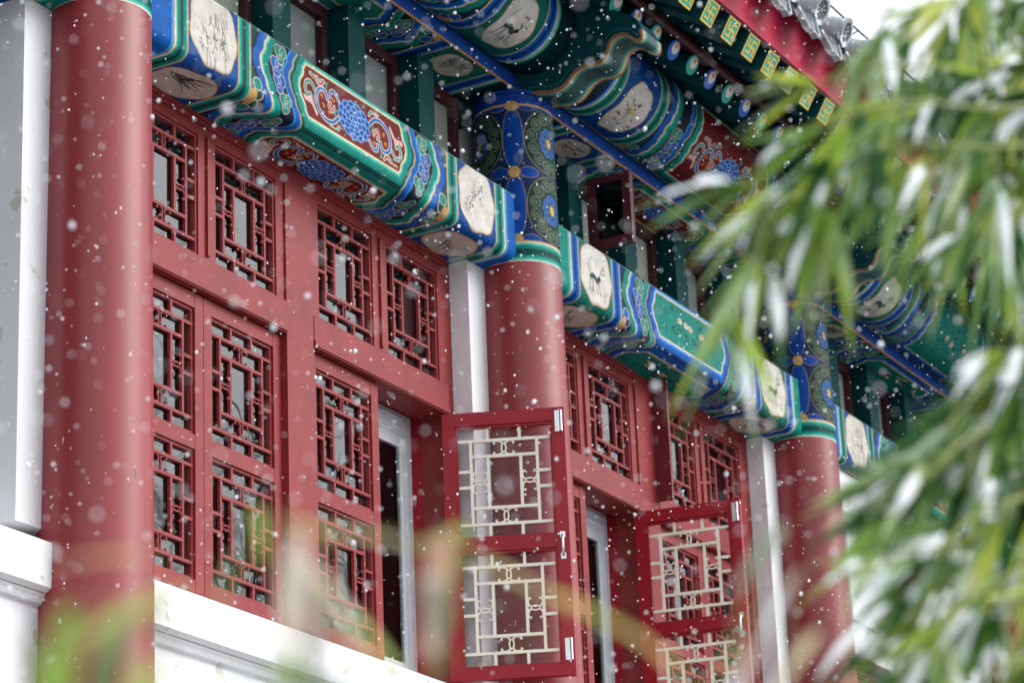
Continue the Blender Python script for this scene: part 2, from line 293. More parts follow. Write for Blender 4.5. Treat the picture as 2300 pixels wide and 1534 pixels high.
def paint_timber(cv, sch, faces, seed, ovals, upper=None):
    """The painted bands of a beam. U: metres from the middle of the beam. faces: (v of the arris, direction, face height, mid height)."""
    K, J = (G, B) if sch == 'A' else (B, G)          # K: outer band colour, J: its partner
    U, V = cv.U, cv.V; D = np.abs(U); e = cv.e
    nz = RN.rand(cv.nv, cv.nu)
    Q = np.full(U.shape, 9.); C = np.zeros(U.shape); TOP = np.full(U.shape, 9.)
    for va, dr, h, mid in faces:
        q = (V-va)*dr; ok = q >= -1e-6; q = np.maximum(q, 0)
        c = np.interp(q, [0, .02, mid, mid+(h-mid)*.8, h*1.3], [0, .006, .105, .05, .0]); c = c+.004*np.sin(q*95)*(q > .04)
        Q = np.where(ok, q, Q); C = np.where(ok, c, C); TOP = np.where(ok, h-q, TOP)
    v = D-C
    def rng(F, a, b, col): cv.c[(F >= a) & (F < b)] = col
    cv.c[:] = J['m']
    rng(D, 1.33, 9, J['m'] if upper is None else upper); rng(D, 1.33, 1.345, J['l']); (rng(D, 1.5, 1.56, J['l']), rng(D, 1.56, 1.63, J['d'])) if upper is None else rng(D, 1.345, 1.36, J['d'])
    rng(D, 1.322, 1.33, GOLD); rng(D, 1.314, 1.322, WHITE); rng(D, 1.304, 1.314, K['l']); rng(D, 1.287, 1.304, K['m']); rng(D, 1.268, 1.287, K['d']); rng(D, 1.248, 1.268, K['m']); rng(D, 1.239, 1.248, K['l']); rng(D, 1.232, 1.239, GOLD)
    fm = (D >= .885) & (D < 1.232); base = np.array(J['d'])[None]*(1-nz[fm][:, None])+np.array(J['m'])[None]*nz[fm][:, None]; cv.c[fm] = base
    rng(D, .877, .885, GOLD); rng(D, .867, .877, K['l']); rng(D, .85, .867, K['m']); rng(D, .826, .85, K['d']); rng(D, .806, .826, K['m']); rng(D, .797, .806, K['l']); rng(D, .788, .797, GOLD)
    inn = D < .787
    def rv(a, b, col): cv.c[inn & (v >= a) & (v < b)] = col
    cv.c[inn] = K['d']
    rv(.69, .7, BLACK); rv(.678, .69, J['d']); rv(.631, .678, J['m']); rv(.623, .631, GOLD); rv(.616, .623, WHITE); rv(.602, .616, K['l']); rv(.562, .602, K['m']); rv(.552, .562, BLACK)
    rv(.462, .552, NAVY); rv(.452, .462, J['l']); rv(.414, .452, J['m']); rv(.406, .414, GOLD)
    pm = np.minimum(np.minimum(.322-v, Q-.072), TOP-.035)
    pi = inn & (v < .406)
    cv.c[pi] = K['m']; cv.c[pi & (pm > -.075) & (pm < -.06)] = K['d']
    def rp(a, b, col): cv.c[pi & (pm >= a) & (pm < b)] = col
    rp(-.026, -.014, K['l']); rp(-.014, -.007, WHITE); rp(-.007, 0, GOLD)
    ground = MAROON if sch == 'A' else G['m']
    pg = pi & (pm >= 0); cv.c[pg] = np.array(ground)[None]*(.8+.35*nz[pg][:, None])
    for fi, (va, dr, h, mid) in enumerate(faces):
        V_ = lambda q: va+dr*q
        keep = cv.c.copy(); inner = (pm > .012) & pi
        if sch == 'A':
            scrolls(cv, V_(mid-.005), dr*(1 if fi == 0 else -1)); flower(cv, 0, V_(mid-.005), .118, .08)
        else:
            R = random.Random(seed+fi)
            for k in range(60): x, q = R.choice((-.13, -.02, .16))+R.gauss(0, .07), mid+R.gauss(.0, .04); cv.disc(x, V_(q), R.uniform(.006, .02), R.uniform(.003, .008), R.choice((S('#0b3a33'), S('#1c2a24'), BLACK, S('#3f8f7c'), G['d'])), R.uniform(-.5, .5))
            if fi == 0:
                for k in range(6):
                    x, q = R.choice((-.12, .0, .17))+R.gauss(0, .045), mid+R.gauss(0, .035)
                    for a in range(6): cv.disc(x+.017*math.cos(a*1.05), V_(q)+.012*math.sin(a*1.05), .011, .0065, R.choice((S('#d9c9b4'), S('#c9b7a0'), S('#b99a94'))))
                    cv.disc(x, V_(q), .006, .005, ORANGE)
            else:
                for k in range(9):
                    x, q = R.gauss(0, .15), mid+R.gauss(0, .04); cv.line([(x-.035, V_(q)), (x, V_(q+.006)), (x+.03, V_(q+.002))], .012, S('#cbb98f')); cv.line([(x-.02, V_(q+.014)), (x+.05, V_(q+.016))], .008, S('#12302c'))
        cv.c[~inner & pi] = keep[~inner & pi]
        for sg in (-1, 1):
            for i, (q, kd) in enumerate(((.06, 'g'), (.135, 'b'), (.205, 'b'), (.27, 'g'))):
                if q < h-.02:
                    cq = float(np.interp(q, [0, .02, mid, mid+(h-mid)*.8, h*1.3], [0, .006, .105, .05, 0])); cloud(cv, sg*(.507+cq), V_(q), .033, kd, sg, dr)
            for q, dd in ((.03, .735), (.07, .745)):   # lobes beside the straight band
                cv.disc(sg*dd, V_(q), .034, .03, CREAM); cv.disc(sg*dd, V_(q), .029, .026, K['d'] if q < .05 else K['m'])
            cv.disc(sg*.768, V_(.012), .026, .03, GOLD)
            kd, rx, qc, ry = ovals[fi]; cx, cy = sg*1.058, V_(qc)
            cv.shape(wob(cx, cy, rx, ry, 5 if fi else 7, .035, rot=sg*.06*dr), S('#d0cbc2') if fi == 0 else S('#c8c0b4'), ((.006, GOLD),))
            ink(cv, cx, cy, rx, ry, kd[0 if sg < 0 else 1], seed+fi*7+sg, -dr)
    jit = 1+.10*(RN.rand(cv.nv, cv.nu)-.5); cv.c *= jit[..., None]

# ------------------------------------------------------------------ materials
M_COL = mat('column_paint', S('#892a30'), .44, .2, 3.2, .5, .05, 18, coat=.18, stretch=(1, 1, .22), specks=(S('#d8c9c4'), 60, .735), specks2=(S('#4a1519'), 40, .73))
M_RED = mat('window_paint', S('#842a2c'), .5, .2, 6, .35, .06, 40, specks=(S('#5a1c20'), 42, .70), specks2=(S('#c79a96'), 70, .75))
M_CRIM = mat('inner_paint', S('#960d20'), .42, .14, 5, .3, .03, 30, coat=.08, specks=(S('#c8868a'), 55, .76))
M_MAROON = mat('maroon_paint', S('#45171f'), .6, .2, 6)
M_CREAM = mat('cream_paint', S('#f0eddc'), .5, .06, 8)
M_PLASTER = mat('white_plaster', S('#e4e6e8'), .75, .05, 2.4, .2, .08, 50, specks=(S('#8f9088'), 40, .74), specks2=(S('#c9c8bd'), 7, .66))
M_POST = mat('green_paint', S('#003f41'), .6, .18, 7, .15)
M_DARKG = mat('dark_green_paint', S('#00444a'), .6, .25, 8, .2, stretch=(1, 1, 1))
M_BOARD = mat('pale_board', S('#8f958a'), .7, .05, 5)
M_DARK = mat('dark_room', S('#7c8482'), .9, .1, 2)
M_GOLD = mat('gold_paint', S('#e6b83c'), .45, .12, 20)
M_TEAL = mat('teal_paint', S('#0fae9e'), .5, .12, 14)
M_BLUE = mat('blue_paint', S('#1363cf'), .5, .12, 14)
M_PALE = mat('pale_paint', S('#ece6df'), .5, .06, 14)
M_ORANGE = mat('orange_paint', S('#e08a1c'), .5, .1, 14)
M_FASCIA = mat('fascia_paint', S('#b0183f'), .5, .16, 4, .3)
M_TILE = mat('grey_tile', S('#9aa0a4'), .9, .28, 22, .12, .35, 70, specks=(S('#e4e8ea'), 18, .58))
M_TILED = mat('tile_relief', S('#5d6670'), .9, .35, 30, .1, .8, 90)
M_ALU = mat('white_aluminium', S('#d9dde2'), .3, .03, 3)
M_STEEL = mat('steel', S('#d0d2d4'), .28, .1, 12, metal=.9)
M_CURT = mat('curtain_cloth', S('#e2e6e6'), .85, .3, 1.6, stretch=(26, 1, .5)); M_CURT2 = mat('grey_curtain_cloth', S('#8d9795'), .85, .3, 1.6, stretch=(22, 1, .6))  # upright streaks in both cloth colours paint in the shading of the folds
M_WIRE = mat('wire', S('#3c4350'), .5, .1)
M_TIMBER = attr_mat('painted_timber', .55, .38)
M_GLASS = glass_mat('window_glass', (.86, .92, .93), 2.1)
M_GLASS2 = glass_mat('clear_glass', (.97, .96, .97), 1.22)
M_GLASS3 = glass_mat('sliding_glass', (.8, .88, .86), 1.5)
M_GROUND = mat('paving', S('#6a6c6c'), .6, .1, .5)

# ------------------------------------------------------------------ the setting: ground, walls behind, sky comes from the world
ZG = -4.6
g = MB(); g.box(-80, 90, -90, .06, ZG-.3, ZG); tag(g.build('ground', M_GROUND), kind='structure')
BAY = 3.3; COLX = [-3.3, 0, 3.3, 6.6, 9.9, 13.2]

# room behind the windows: back wall, floors, side walls (dark, keeps light from leaking)
r = MB(); r.box(-3.6, 16.7, 3.0, 3.1, ZG, 4.2); r.box(-3.6, 16.7, .62, 3.0, -.45, -.35); r.box(-3.6, 16.7, .42, 3.0, 3.02, 3.1); r.box(-3.7, -3.6, .3, 3.1, ZG, 4.2); r.box(16.7, 16.8, .3, 3.1, ZG, 4.2)
for x in COLX[1:4]: r.box(x-.06, x+.06, .62, 3.0, -.35, 3.02)
room = tag(r.build('interior_wall', M_DARK), 'dark room walls seen through the lattice windows', 'interior wall', kind='structure')

# ------------------------------------------------------------------ columns with painted heads
RC = lambda z: .2108-.00666*z
def column_head():
    c = Canvas(0, 2*PI*.2, 2.035, 2.93, .003, .003, S('#08264f')); U, V = c.U, c.V; P = 2*PI*.2/3
    for k in range(4):
        x0 = k*P
        for j in range(4):                    # long blue petals with gold balls
            z0 = 2.145+.35*j
            for xx in (x0,):
                c.shape(wob(xx, z0+.175, .05, .152, 2, .0, rot=0, pw=2.2), S('#003f94'), ((.0035, S('#8d7a5a')),)); c.disc(xx, z0+.175, .036, .13, S('#003f94'))
                for sg in (-1, 1): c.shape(wob(xx+sg*.075, z0, .05, .028, 2, 0, pw=1.7), S('#003f94'), ((.003, S('#8d7a5a')),))
                c.disc(xx, z0, .03, .03, GOLD)
        for j in range(3):
            xm, zm = x0+P/2, 2.32+.35*j       # round flowers in scroll work between the petals
            c.shape(wob(xm, zm, .152, .165, 4, .0, pw=2.2), S('#06332f'), ((.004, S('#8a7c55')),))
            for i in range(12):
                a = 2*PI*i/12+.2; sx, sy = xm+.112*math.cos(a), zm+.128*math.sin(a)
                c.disc(sx, sy, .029, .03, S('#8f8a68')); c.disc(sx, sy, .0262, .0272, S('#04423c')); c.line(spiral(sx, sy, .004, .018, a, 1.2, 12), .003, S('#8f8a68'))
            for rr, nn, ps, cc in ((.05, 10, .018, S('#0a4a9c')), (.036, 8, .013, B['d'])):
                for i in range(nn):
                    a = 2*PI*i/nn; c.disc(xm+rr*math.cos(a), zm+rr*1.15*math.sin(a), ps+.0022, ps+.0022, S('#5f90c8')); c.disc(xm+rr*math.cos(a), zm+rr*1.15*math.sin(a), ps, ps, cc)
            c.disc(xm, zm, .032, .037, S('#5f9c8c')); c.disc(xm, zm, .0298, .0348, G['d']); c.disc(xm, zm, .02, .026, GOLD)
    def ring(a, b, col): c.c[(V >= a) & (V < b)] = col
    ring(2.83, 3.2, S('#123f96')); ring(2.842, 2.852, GOLD); ring(2.905, 2.915, B['d'])
    for k in range(4): c.disc(k*P, 2.842, .036, .026, GOLD)
    ring(0, 2.044, WHITE); ring(2.044, 2.056, G['l']); ring(2.056, 2.07, G['m']); ring(2.07, 2.1, G['d']); ring(2.1, 2.115, G['m']); ring(2.115, 2.128, G['l']); ring(2.128, 2.134, WHITE); ring(2.134, 2.142, GOLD)
    c.c *= (1+.14*(RN.rand(c.nv, c.nu)-.5))[..., None]
    A0 = math.radians(207)
    return c.mesh('painted_head', lambda u, v: ((.2108-.00666*v+.001)*np.cos(A0-u/.2), (.2108-.00666*v+.001)*np.sin(A0-u/.2), v), M_TIMBER)
head = column_head()
sh = MB(); NS = 64; zs = [ZG, -3, -1.5, 0, 1, 2.04]
vs = [(RC(z)*math.cos(2*PI*i/NS), RC(z)*math.sin(2*PI*i/NS), z) for z in zs for i in range(NS)]
sh.add(vs, [(k*NS+i, k*NS+(i+1) % NS, (k+1)*NS+(i+1) % NS, (k+1)*NS+i) for k in range(len(zs)-1) for i in range(NS)], 0, True)
COL_LABEL = ['red round column beyond the white pilaster at the frame edge', 'tall red column beside the white sill end, nearest and widest of the columns',
             'red column with blue and green painted head behind the nearer open casement', 'red column with painted head beyond the farther open casement, half behind bamboo', 'red column hidden behind the bamboo at the edge of the photo', 'farthest red column past the bamboo, outside the photo']
shaft0 = None
for x, lb in zip(COLX, COL_LABEL):
    t = empty('column', (x, 0, 0), lb, 'column', 'red columns with painted heads')
    if shaft0 is None: shaft0 = sh.build('shaft', M_COL, t)
    else: o = shaft0.copy(); COL.objects.link(o); o.parent = t
    h = bpy.data.objects.new('painted_head', head); COL.objects.link(h); h.parent = t

# ------------------------------------------------------------------ tie beams, upper lintels, round purlins
def profile(pts):                            # polyline (y, z) -> function of arc length
    p = np.array(pts, float); L = np.concatenate([[0], np.cumsum(np.hypot(*np.diff(p, axis=0).T))])
    return L, lambda V: (np.interp(V, L, p[:, 0]), np.interp(V, L, p[:, 1]))
def arc(cy, cz, r, a0, a1, n=7): return [(cy+r*math.cos(math.radians(a0+(a1-a0)*k/n)), cz+r*math.sin(math.radians(a0+(a1-a0)*k/n))) for k in range(n+1)]
YF, ZB, ZT = -.082, 2.038, 2.385
beam_p = [(.24, ZT)]+arc(YF+.018, ZT-.018, .018, 90, 180)+arc(YF+.05, ZB+.05, .05, 180, 270)+[(.24, ZB)]
LB, fB = profile(beam_p); vA = LB[8]+.03; vT = LB[1]+.014          # arris, top edge
vA = (LB[9+0]+LB[16])/2
def make_beam(sch, seed, kinds):
    c = Canvas(-1.70, 1.60, 0, LB[-1], .004, .003)
    paint_timber(c, sch, [(vA, -1, vA-vT, .185), (vA, 1, .30, .17)], seed, [(kinds[0], .158, .178, .16), (kinds[1], .158, .14, .105)])
    top = c.V < vT+.004; c.c[top] = S('#59605c'); c.c[(c.V >= vT+.004) & (c.V < vT+.01)] = S('#4f7f78')
    me = c.mesh('painted_beam', lambda u, v: (u,)+fB(v), M_TIMBER)
    return me
lint_p = [(.2, 3.03), (-.09, 3.03), (-.09, 2.945), (-.085, 2.94), (.2, 2.94)]
LL, fL = profile(lint_p); lA = (LL[2]+LL[3])/2
def make_lintel(sch, seed, kinds):
    c = Canvas(-1.66, 1.64, LL[1], LL[-1], .004, .003)
    paint_timber(c, sch, [(lA, -1, .09, .3), (lA, 1, .3, .13)], seed, [(kinds[0], .12, .3, .02), (kinds[1], .12, .115, .085)], S('#052b33'))
    f = c.V < lA-.006; c.c[f] = S('#114390'); c.c[(c.V < LL[1]+.012)] = B['d']; g_ = (c.V >= lA-.006) & (c.V < lA+.006); c.c[g_] = S('#b07a3f')
    return c.mesh('painted_face', lambda u, v: (u,)+fL(v), M_TIMBER)
PY, PZ, PR = -.2, 3.235, .225
def make_purlin(sch, seed, kinds):
    a0, a1 = math.radians(-75), math.radians(165); c = Canvas(-1.66, 1.64, PR*a0, PR*a1, .004, .003)
    va = PR*math.radians(-24)
    paint_timber(c, sch, [(va, 1, .56, .27), (va, -1, .2, .25)], seed, [(kinds[0], .125, .225, .165), (kinds[1], .1, .3, .02)], S('#052b33'))
    return c.mesh('painted_log', lambda u, v: (u, PY-PR*np.sin(v/PR), PZ-PR*np.cos(v/PR)), M_TIMBER)
bmA = make_beam('A', 21, (('rock', 'bough'), ('orchid', 'bough'))); bmB = make_beam('B', 33, (('beast', 'beast'), ('bough', 'orchid')))
ltA = make_lintel('A', 41, (('rock', 'rock'), ('lotus', 'bough'))); ltB = make_lintel('B', 52, (('rock', 'rock'), ('orchid', 'rock')))
puA = make_purlin('A', 61, (('lotus', 'bough'), ('rock', 'rock'))); puB = make_purlin('B', 72, (('beast', 'beast'), ('rock', 'rock')))
def one(name, me, loc, label, cat, group):
    o = bpy.data.objects.new(name, me); COL.objects.link(o); o.location = loc; return tag(o, label, cat, group)
info = [(-1, bmB, ltB, puB, 'beyond the nearest column at the frame edge'), (0, bmA, ltA if False else ltB, puB, 'over the nearest row of lattice windows'),
        (1, bmB, ltA, puA, 'over the second row of lattice windows'), (2, bmA, ltB, puB, 'over the white wall behind the bamboo'), (3, bmB, ltA, puA, 'over the farthest bay past the bamboo')]
BL = {-1: 'painted beam end beyond the nearest column at the frame edge', 0: 'painted tie beam with maroon peony panel above the nearest lattice window',
      1: 'painted tie beam with blue bands and green flower panel above the second window', 2: 'painted tie beam with ink pictures above the white wall behind bamboo', 3: 'painted tie beam of the farthest bay past the bamboo'}
for b, bm_, lt_, pu_, wh in info:
    xm = b*BAY+1.70
    one('painted_beam', bm_, (xm, 0, 0), BL[b], 'beam', 'painted tie beams')
    t = empty('upper_lintel', (xm, 0, 0), 'blue edged lintel with painted underside '+wh, 'lintel', 'painted upper lintels')
    o = bpy.data.objects.new('painted_face', lt_); COL.objects.link(o); o.parent = t
    one('round_purlin', pu_, (xm, 0, 0), 'round painted purlin log under the rafters '+wh, 'purlin', 'round painted purlins')

# beam heads: cloud-shaped bracket ends that stick out above each column
def make_head():
    prof = [(-.15, 2.912), (-.207, 2.906), (-.26, 2.894), (-.313, 2.896), (-.345, 2.91), (-.374, 2.934), (-.41, 2.967), (-.464, 2.982), (-.51, 2.976), (-.544, 2.981), (-.566, 2.998), (-.585, 3.03), (-.6, 3.065), (-.625, 3.086), (-.66, 3.09), (-.69, 3.078), (-.72, 3.05), (-.75, 3.035), (-.772, 3.05), (-.775, 3.09)]
    prof = smooth2(prof, 4)
    top = [(-.74, 3.16), (-.62, 3.24), (-.5, 3.36), (-.15, 3.46)]
    m = MB(); P = [(-.1, y, z) for y, z in prof+top]
    n = len(P); q = [Vector(p) for p in P]; k = len(prof)
    m.add(q, [tuple(range(n))], 0); m.add([p+Vector((.2, 0, 0)) for p in q], [tuple(range(n-1, -1, -1))], 0)
    for i in range(n):
        a, b = q[i], q[(i+1) % n]; xs = [(-.1, -.086, 2), (-.086, -.072, 3), (-.072, -.05, 4), (-.05, .05, 1), (.05, .072, 4), (.072, .086, 3), (.086, .1, 2)] if i < k-1 else [(-.1, .1, 0)]
        for x0, x1, mi in xs: m.add([(x0, a.y, a.z), (x1, a.y, a.z), (x1, b.y, b.z), (x0, b.y, b.z)], [(0, 1, 2, 3)], mi, False)
    # gold outline on the two side faces, following the scalloped edge
    for sx in (-1, 1):
        for w0, w1, mi in ((0, .012, 2), (.03, .036, 5)):
            for i in range(k-1):
                (y0, z0), (y1, z1) = prof[i], prof[i+1]; d = Vector((y1-y0, z1-z0)).normalized(); nn = Vector((-d.y, d.x)); nn = nn if nn.y > 0 or abs(nn.y) < .3 and nn.x > 0 else -nn
                x = sx*.1015
                m.add([(x, y0+nn.x*w0, z0+nn.y*w0), (x, y1+nn.x*w0, z1+nn.y*w0), (x, y1+nn.x*w1, z1+nn.y*w1), (x, y0+nn.x*w1, z0+nn.y*w1)], [(0, 1, 2, 3)], mi)
    m.box(-.1, .1, -.15, .4, 2.93, 3.46, 0)
    return m
hd = make_head(); mats_h = [M_DARKG, mat('deep_teal', G['d'], .5, .15, 9), mat('bronze_line', S('#8a6a45'), .5, .2, 12), mat('cream_line', S('#b79a72'), .5, .1, 9), mat('mid_teal', G['m'], .5, .15, 9), mat('dim_line', S('#2d5a58'), .5, .1, 9)]
h0 = None
for x, lb in zip(COLX, ['beyond the frame edge', 'over the nearest column', 'over the middle column, scalloped edge in clear view', 'over the farther column among bamboo leaves', 'over the column hidden by bamboo', 'over the farthest column outside the photo']):
    if h0 is None: h0 = hd.build('beam_head', mats_h, fix=False); o = h0
    else: o = h0.copy(); COL.objects.link(o)
    o.location = (x, 0, 0); tag(o, 'dark green cloud shaped beam end '+lb, 'bracket', 'cloud shaped beam ends')

# ------------------------------------------------------------------ clerestory between beam and lintel
def clerestory(b):
    x0 = b*BAY; t = empty('clerestory_window', (x0+1.70, .1, ZT), ('row of small maroon framed openings between green posts above the ' + ('nearest' if b == 0 else 'second' if b == 1 else 'bamboo hidden' if b == 2 else 'frame edge' if b < 0 else 'farthest') + ' painted beam'), 'clerestory window', 'clerestory windows above the beams')
    t.location = (x0+1.70, 0, 0); z0, z1 = 2.36, 2.945
    m = MB(); cs = [-.915, -.305, .305, .915]
    for c in cs:
        p = MB(); p.box(c-.07, c+.07, .085, .23, z0, 2.939); p.build('post', M_POST, t)
    xs = [-1.5]+cs+[1.4]
    for i in range(5):
        a = xs[i]+(.07 if i else 0); e = xs[i+1]-(.07 if i < 4 else 0); f = MB()
        f.box(a, a+.045, .195, .25, z0, 2.947); f.box(e-.045, e, .195, .25, z0, 2.947); f.box(a+.045, e-.045, .195, .25, 2.885, 2.947); f.box(a+.045, e-.045, .195, .25, z0, z0+.05)
        fr = f.build('opening_frame', M_MAROON, t)
        pn = MB(); pn.box(a+.045, e-.045, .232, .245, z0+.05, 2.885); pn.build('panel', M_BOARD if i in (1, 4, 0) and not (b == 1 and i == 0) or i == 2 and b == 1 else M_DARK, fr)
    if b in (0, 1):                           # one small sash stands open
        xh = -.80 if b == 1 else .43; s = MB()
        if b == 1:
            L = .25; y1 = .07
            s.box(xh-.018, xh+.018, y1-L, y1-L+.045, 2.47, 2.86); s.box(xh-.018, xh+.018, y1-.045, y1, 2.47, 2.86); s.box(xh-.018, xh+.018, y1-L+.045, y1-.045, 2.82, 2.86); s.box(xh-.018, xh+.018, y1-L+.045, y1-.045, 2.47, 2.515)
            sa = s.build('open_sash', mat('sash_maroon', S('#57202a'), .5, .15, 6), t); sa['label'] = 'small maroon sash swung open'
            pa = MB(); pa.box(xh-.004, xh+.004, y1-L+.04, y1-.04, 2.51, 2.825); pa.build('pane', glass_mat('smoky_glass', (.25, .27, .29), 1.4), sa)
for b in (-1, 0, 1, 2, 3): clerestory(b)

# ------------------------------------------------------------------ lattice windows
PW, PH = .448, .540                           # size of one lattice panel
def lattice_mesh(cut=.8):
    m = MB(); w = .0135; y0, y1 = 0, .016
    def H(v, a, b): m.ribbon([(a*PW, -v*PH), (b*PW, -v*PH)], w, y0, y1, 0, 1, cut)
    def Vv(u, a, b): m.ribbon([(u*PW, -a*PH), (u*PW, -b*PH)], w, y0+.0008, y1-.0008, 0, 1, cut)
    for v in (.13, .87): H(v, 0, 1)
    for u in (.34, .67): Vv(u, 0, .13); Vv(u, .87, 1)
    for u in (.165, .845): Vv(u, .13, .87)
    for v in (.27, .725): H(v, .165, .845)
    for u in (.335, .67): Vv(u, .27, .725)
    for v in (.42, .56): H(v, 0, .165)
    for v in (.40, .54): H(v, .845, 1)
    def orn(cu, cv, rot, hl):                 # ring with four curled arms between two bars
        cx, cz = cu*PW, -cv*PH; c, s_ = math.cos(rot), math.sin(rot); R = lambda x, z: (cx+x*c-z*s_, cz+x*s_+z*c)
        m.ribbon([R(.0105*math.cos(a), .6*hl*math.sin(a)) for a in np.linspace(0, 2*PI, 11)], .0065, .003, .013, 0, 1, cut)
        for sx in (-1, 1):
            for sz in (-1, 1):
                m.ribbon([R(sx*.003, sz*hl*.5), R(sx*.014, sz*hl*.8), R(sx*.028, sz*hl*.93), R(sx*.042, sz*hl*.85), R(sx*.048, sz*hl*.62), R(sx*.04, sz*hl*.55)], .0075, .003, .013, 0, 1, cut)
    orn(.505, .20, 0, .036); orn(.505, .7975, 0, .037); orn(.25, .5, PI/2, .036); orn(.7575, .5, PI/2, .037)
    return m
lat0 = lattice_mesh().build('lattice', [M_RED, M_RED]); lat1 = lattice_mesh(.2).build('lattice', [M_CRIM, M_CREAM])
pn0 = MB(); pn0.box(0, PW, 0, .004, -PH, 0); pane0 = pn0.build('pane', M_GLASS)
pn1 = MB(); pn1.box(0, PW, 0, .004, -PH, 0); pane1 = pn1.build('pane', M_GLASS2)
for o in (lat0, lat1, pane0, pane1): COL.objects.unlink(o)
def part(src, parent, x, y, z):
    o = src.copy(); COL.objects.link(o); o.parent = parent; o.location = (x, y, z); return o
ZTR = 1.265
def casement(parent, xl, xr, side, ang=0, open_=False, label=None):
    """a window leaf; side: +1 hinged at its high-x edge, -1 at its low-x edge; glass panels two high"""
    w = xr-xl; hinge = Vector((xr if side > 0 else xl, .222, 0)); m = MB()
    X0, X1 = (-w, 0) if side > 0 else (0, w); sw = (w-PW)/2; T = .045
    red = 0
    for a, b_, z0, z1 in ((X0, X0+sw, .004, 1.258), (X1-sw, X1, .004, 1.258)): m.box(a, b_, 0, T, z0, z1, red)
    for z0, z1 in ((.004, .055), (.595, .655), (1.195, 1.258)): m.box(X0+sw, X1-sw, .0015, T-.0015, z0, z1, red)
    for z1 in (.595, 1.195):                  # thin bead round each glass
        for a, b_, c, d in ((X0+sw, X1-sw, z1-.012, z1), (X0+sw, X1-sw, z1-PH, z1-PH+.012), (X0+sw, X0+sw+.012, z1-PH+.012, z1-.012), (X1-sw-.012, X1-sw, z1-PH+.012, z1-.012)): m.box(a, b_, .012, .034, c, d, red)
    o = m.build('casement', M_CRIM if open_ else M_RED, parent); o.location = hinge; o.rotation_euler.z = ang
    if label: o['label'] = label
    for z1 in (.595, 1.195):
        part(lat1 if open_ else lat0, o, X0+sw, .010, z1); part(pane1 if open_ else pane0, o, X0+sw, .004 if open_ else .0285, z1)
    if open_:                                 # bright fittings on the free edge, inner face
        fe = X0 if side > 0 else X1; q = 1 if side > 0 else -1
        for z in (1.14, .07):
            h = MB(); h.box(min(fe+q*.012, fe+q*.042), max(fe+q*.012, fe+q*.042), T, T+.004, z, z+.1); h.tube([(fe+q*.014, T+.005, z), (fe+q*.014, T+.005, z+.1)], .007, 8)
            for k in (.02, .08): h.tube([(fe+q*.03, T+.003, z+k), (fe+q*.03, T+.0065, z+k)], .005, 8)
            h.build('hinge', M_STEEL, o)
        h = MB(); zc = .60; h.tube([(fe+q*.03, T, zc+.045), (fe+q*.03, T+.022, zc+.04), (fe+q*.03, T+.03, zc+.02), (fe+q*.03, T+.03, zc-.02), (fe+q*.03, T+.022, zc-.04), (fe+q*.03, T, zc-.045)], .007, 8)
        for k in (-.05, .05): h.box(fe+q*.03-.012, fe+q*.03+.012, T, T+.004, zc+k-.014, zc+k+.014)
        h.build('handle', M_STEEL, o)
    return o
def window(b, label, opened=None, z=0):
    cx = b*BAY+1.665; t = empty('lattice_window', (cx, 0, z), label, 'window', 'red lattice windows')
    f = MB()                                  # fixed frame
    f.box(-1.30, -1.236, .2, .34, 0, 2.04); f.box(1.236, 1.302, .2, .34, 0, 2.04)          # jambs
    f.box(-.105, .105, .19, .34, 0, 2.04)                                                 # wide middle post
    for s_ in (-1, 1):
        a, e = sorted((s_*.105, s_*1.236))
        f.box(a, e, .187, .34, ZTR, 1.408)                                                # transom
        f.box(a, e, .192, .34, 1.412, 1.4135); f.box(a, e, .2, .34, 1.954, 2.0); f.box(a, e, .188, .34, 2.0, 2.039)   # head
        f.box(a, e, .178, .2, 2.018, 2.036); f.box(a, e, .181, .187, ZTR+.006, ZTR+.03)
        i0, i1 = sorted((s_*.120, s_*.165)); 
        m0, m1 = sorted((s_*.613, s_*.735))
        f.box(m0, m1, .2, .33, 1.408, 1.954); f.box(m0+.052, m1-.052, .188, .2, 1.43, 1.96)
        for u0, u1 in (sorted((s_*.105, s_*.165)), sorted((s_*1.183, s_*1.236))): f.box(u0, u1, .2, .33, 1.408, 1.954)
    f.box(-1.236, 1.236, .35, .5, -.03, .0); 
    f.build('window_frame', M_RED, t)
    rv = MB(); rv.box(-1.302, -1.15, .341, .62, 0, 2.04); rv.box(1.24, 1.302, .341, .62, 0, 2.04); rv.box(-1.236, 1.236, .341, .62, 1.29, 1.40); rv.box(-.1, .1, .341, .4, 0, 1.29)
    rv.build('reveal', M_MAROON if False else M_CRIM, t)
    for xl in (-1.183, -.613, .165, .735):    # fixed upper panels with a sunk bead
        p = MB(); z0, z1 = 1.4145, 1.953
        for a, b_, c, d in ((xl, xl+PW, z1-.012, z1), (xl, xl+PW, z0, z0+.012), (xl, xl+.012, z0+.012, z1-.012), (xl+PW-.012, xl+PW, z0+.012, z1-.012)): p.box(a, b_, .208, .25, c, d)
        o = p.build('transom_panel', M_RED, t); part(lat0, o, xl, .210, 1.953); part(pane0, o, xl, .2285, 1.953)
    for i, (xl, xr, sd_) in enumerate(((-1.234, -.672, -1), (-.668, -.107, 1), (.107, .668, -1), (.672, 1.234, 1))):
        if opened and opened[0] == i: casement(t, xl, xr, sd_, opened[1], True, opened[2])
        else: casement(t, xl, xr, sd_)
    return t
window(0, 'red lattice window nearest the camera, its last casement swung open', (3, math.radians(114.5), 'casement swung open, crimson inside with cream lattice'))
w1 = window(1, 'second red lattice window, casement beside its middle post swung open', (1, math.radians(100.5), 'casement swung open beside the middle post'))
bt = MB(); bt.box(.085, .105, .10, .19, 1.37, 2.03); bt.build('batten', mat('batten_dark_red', S('#6a2028'), .5, .15, 6), w1)
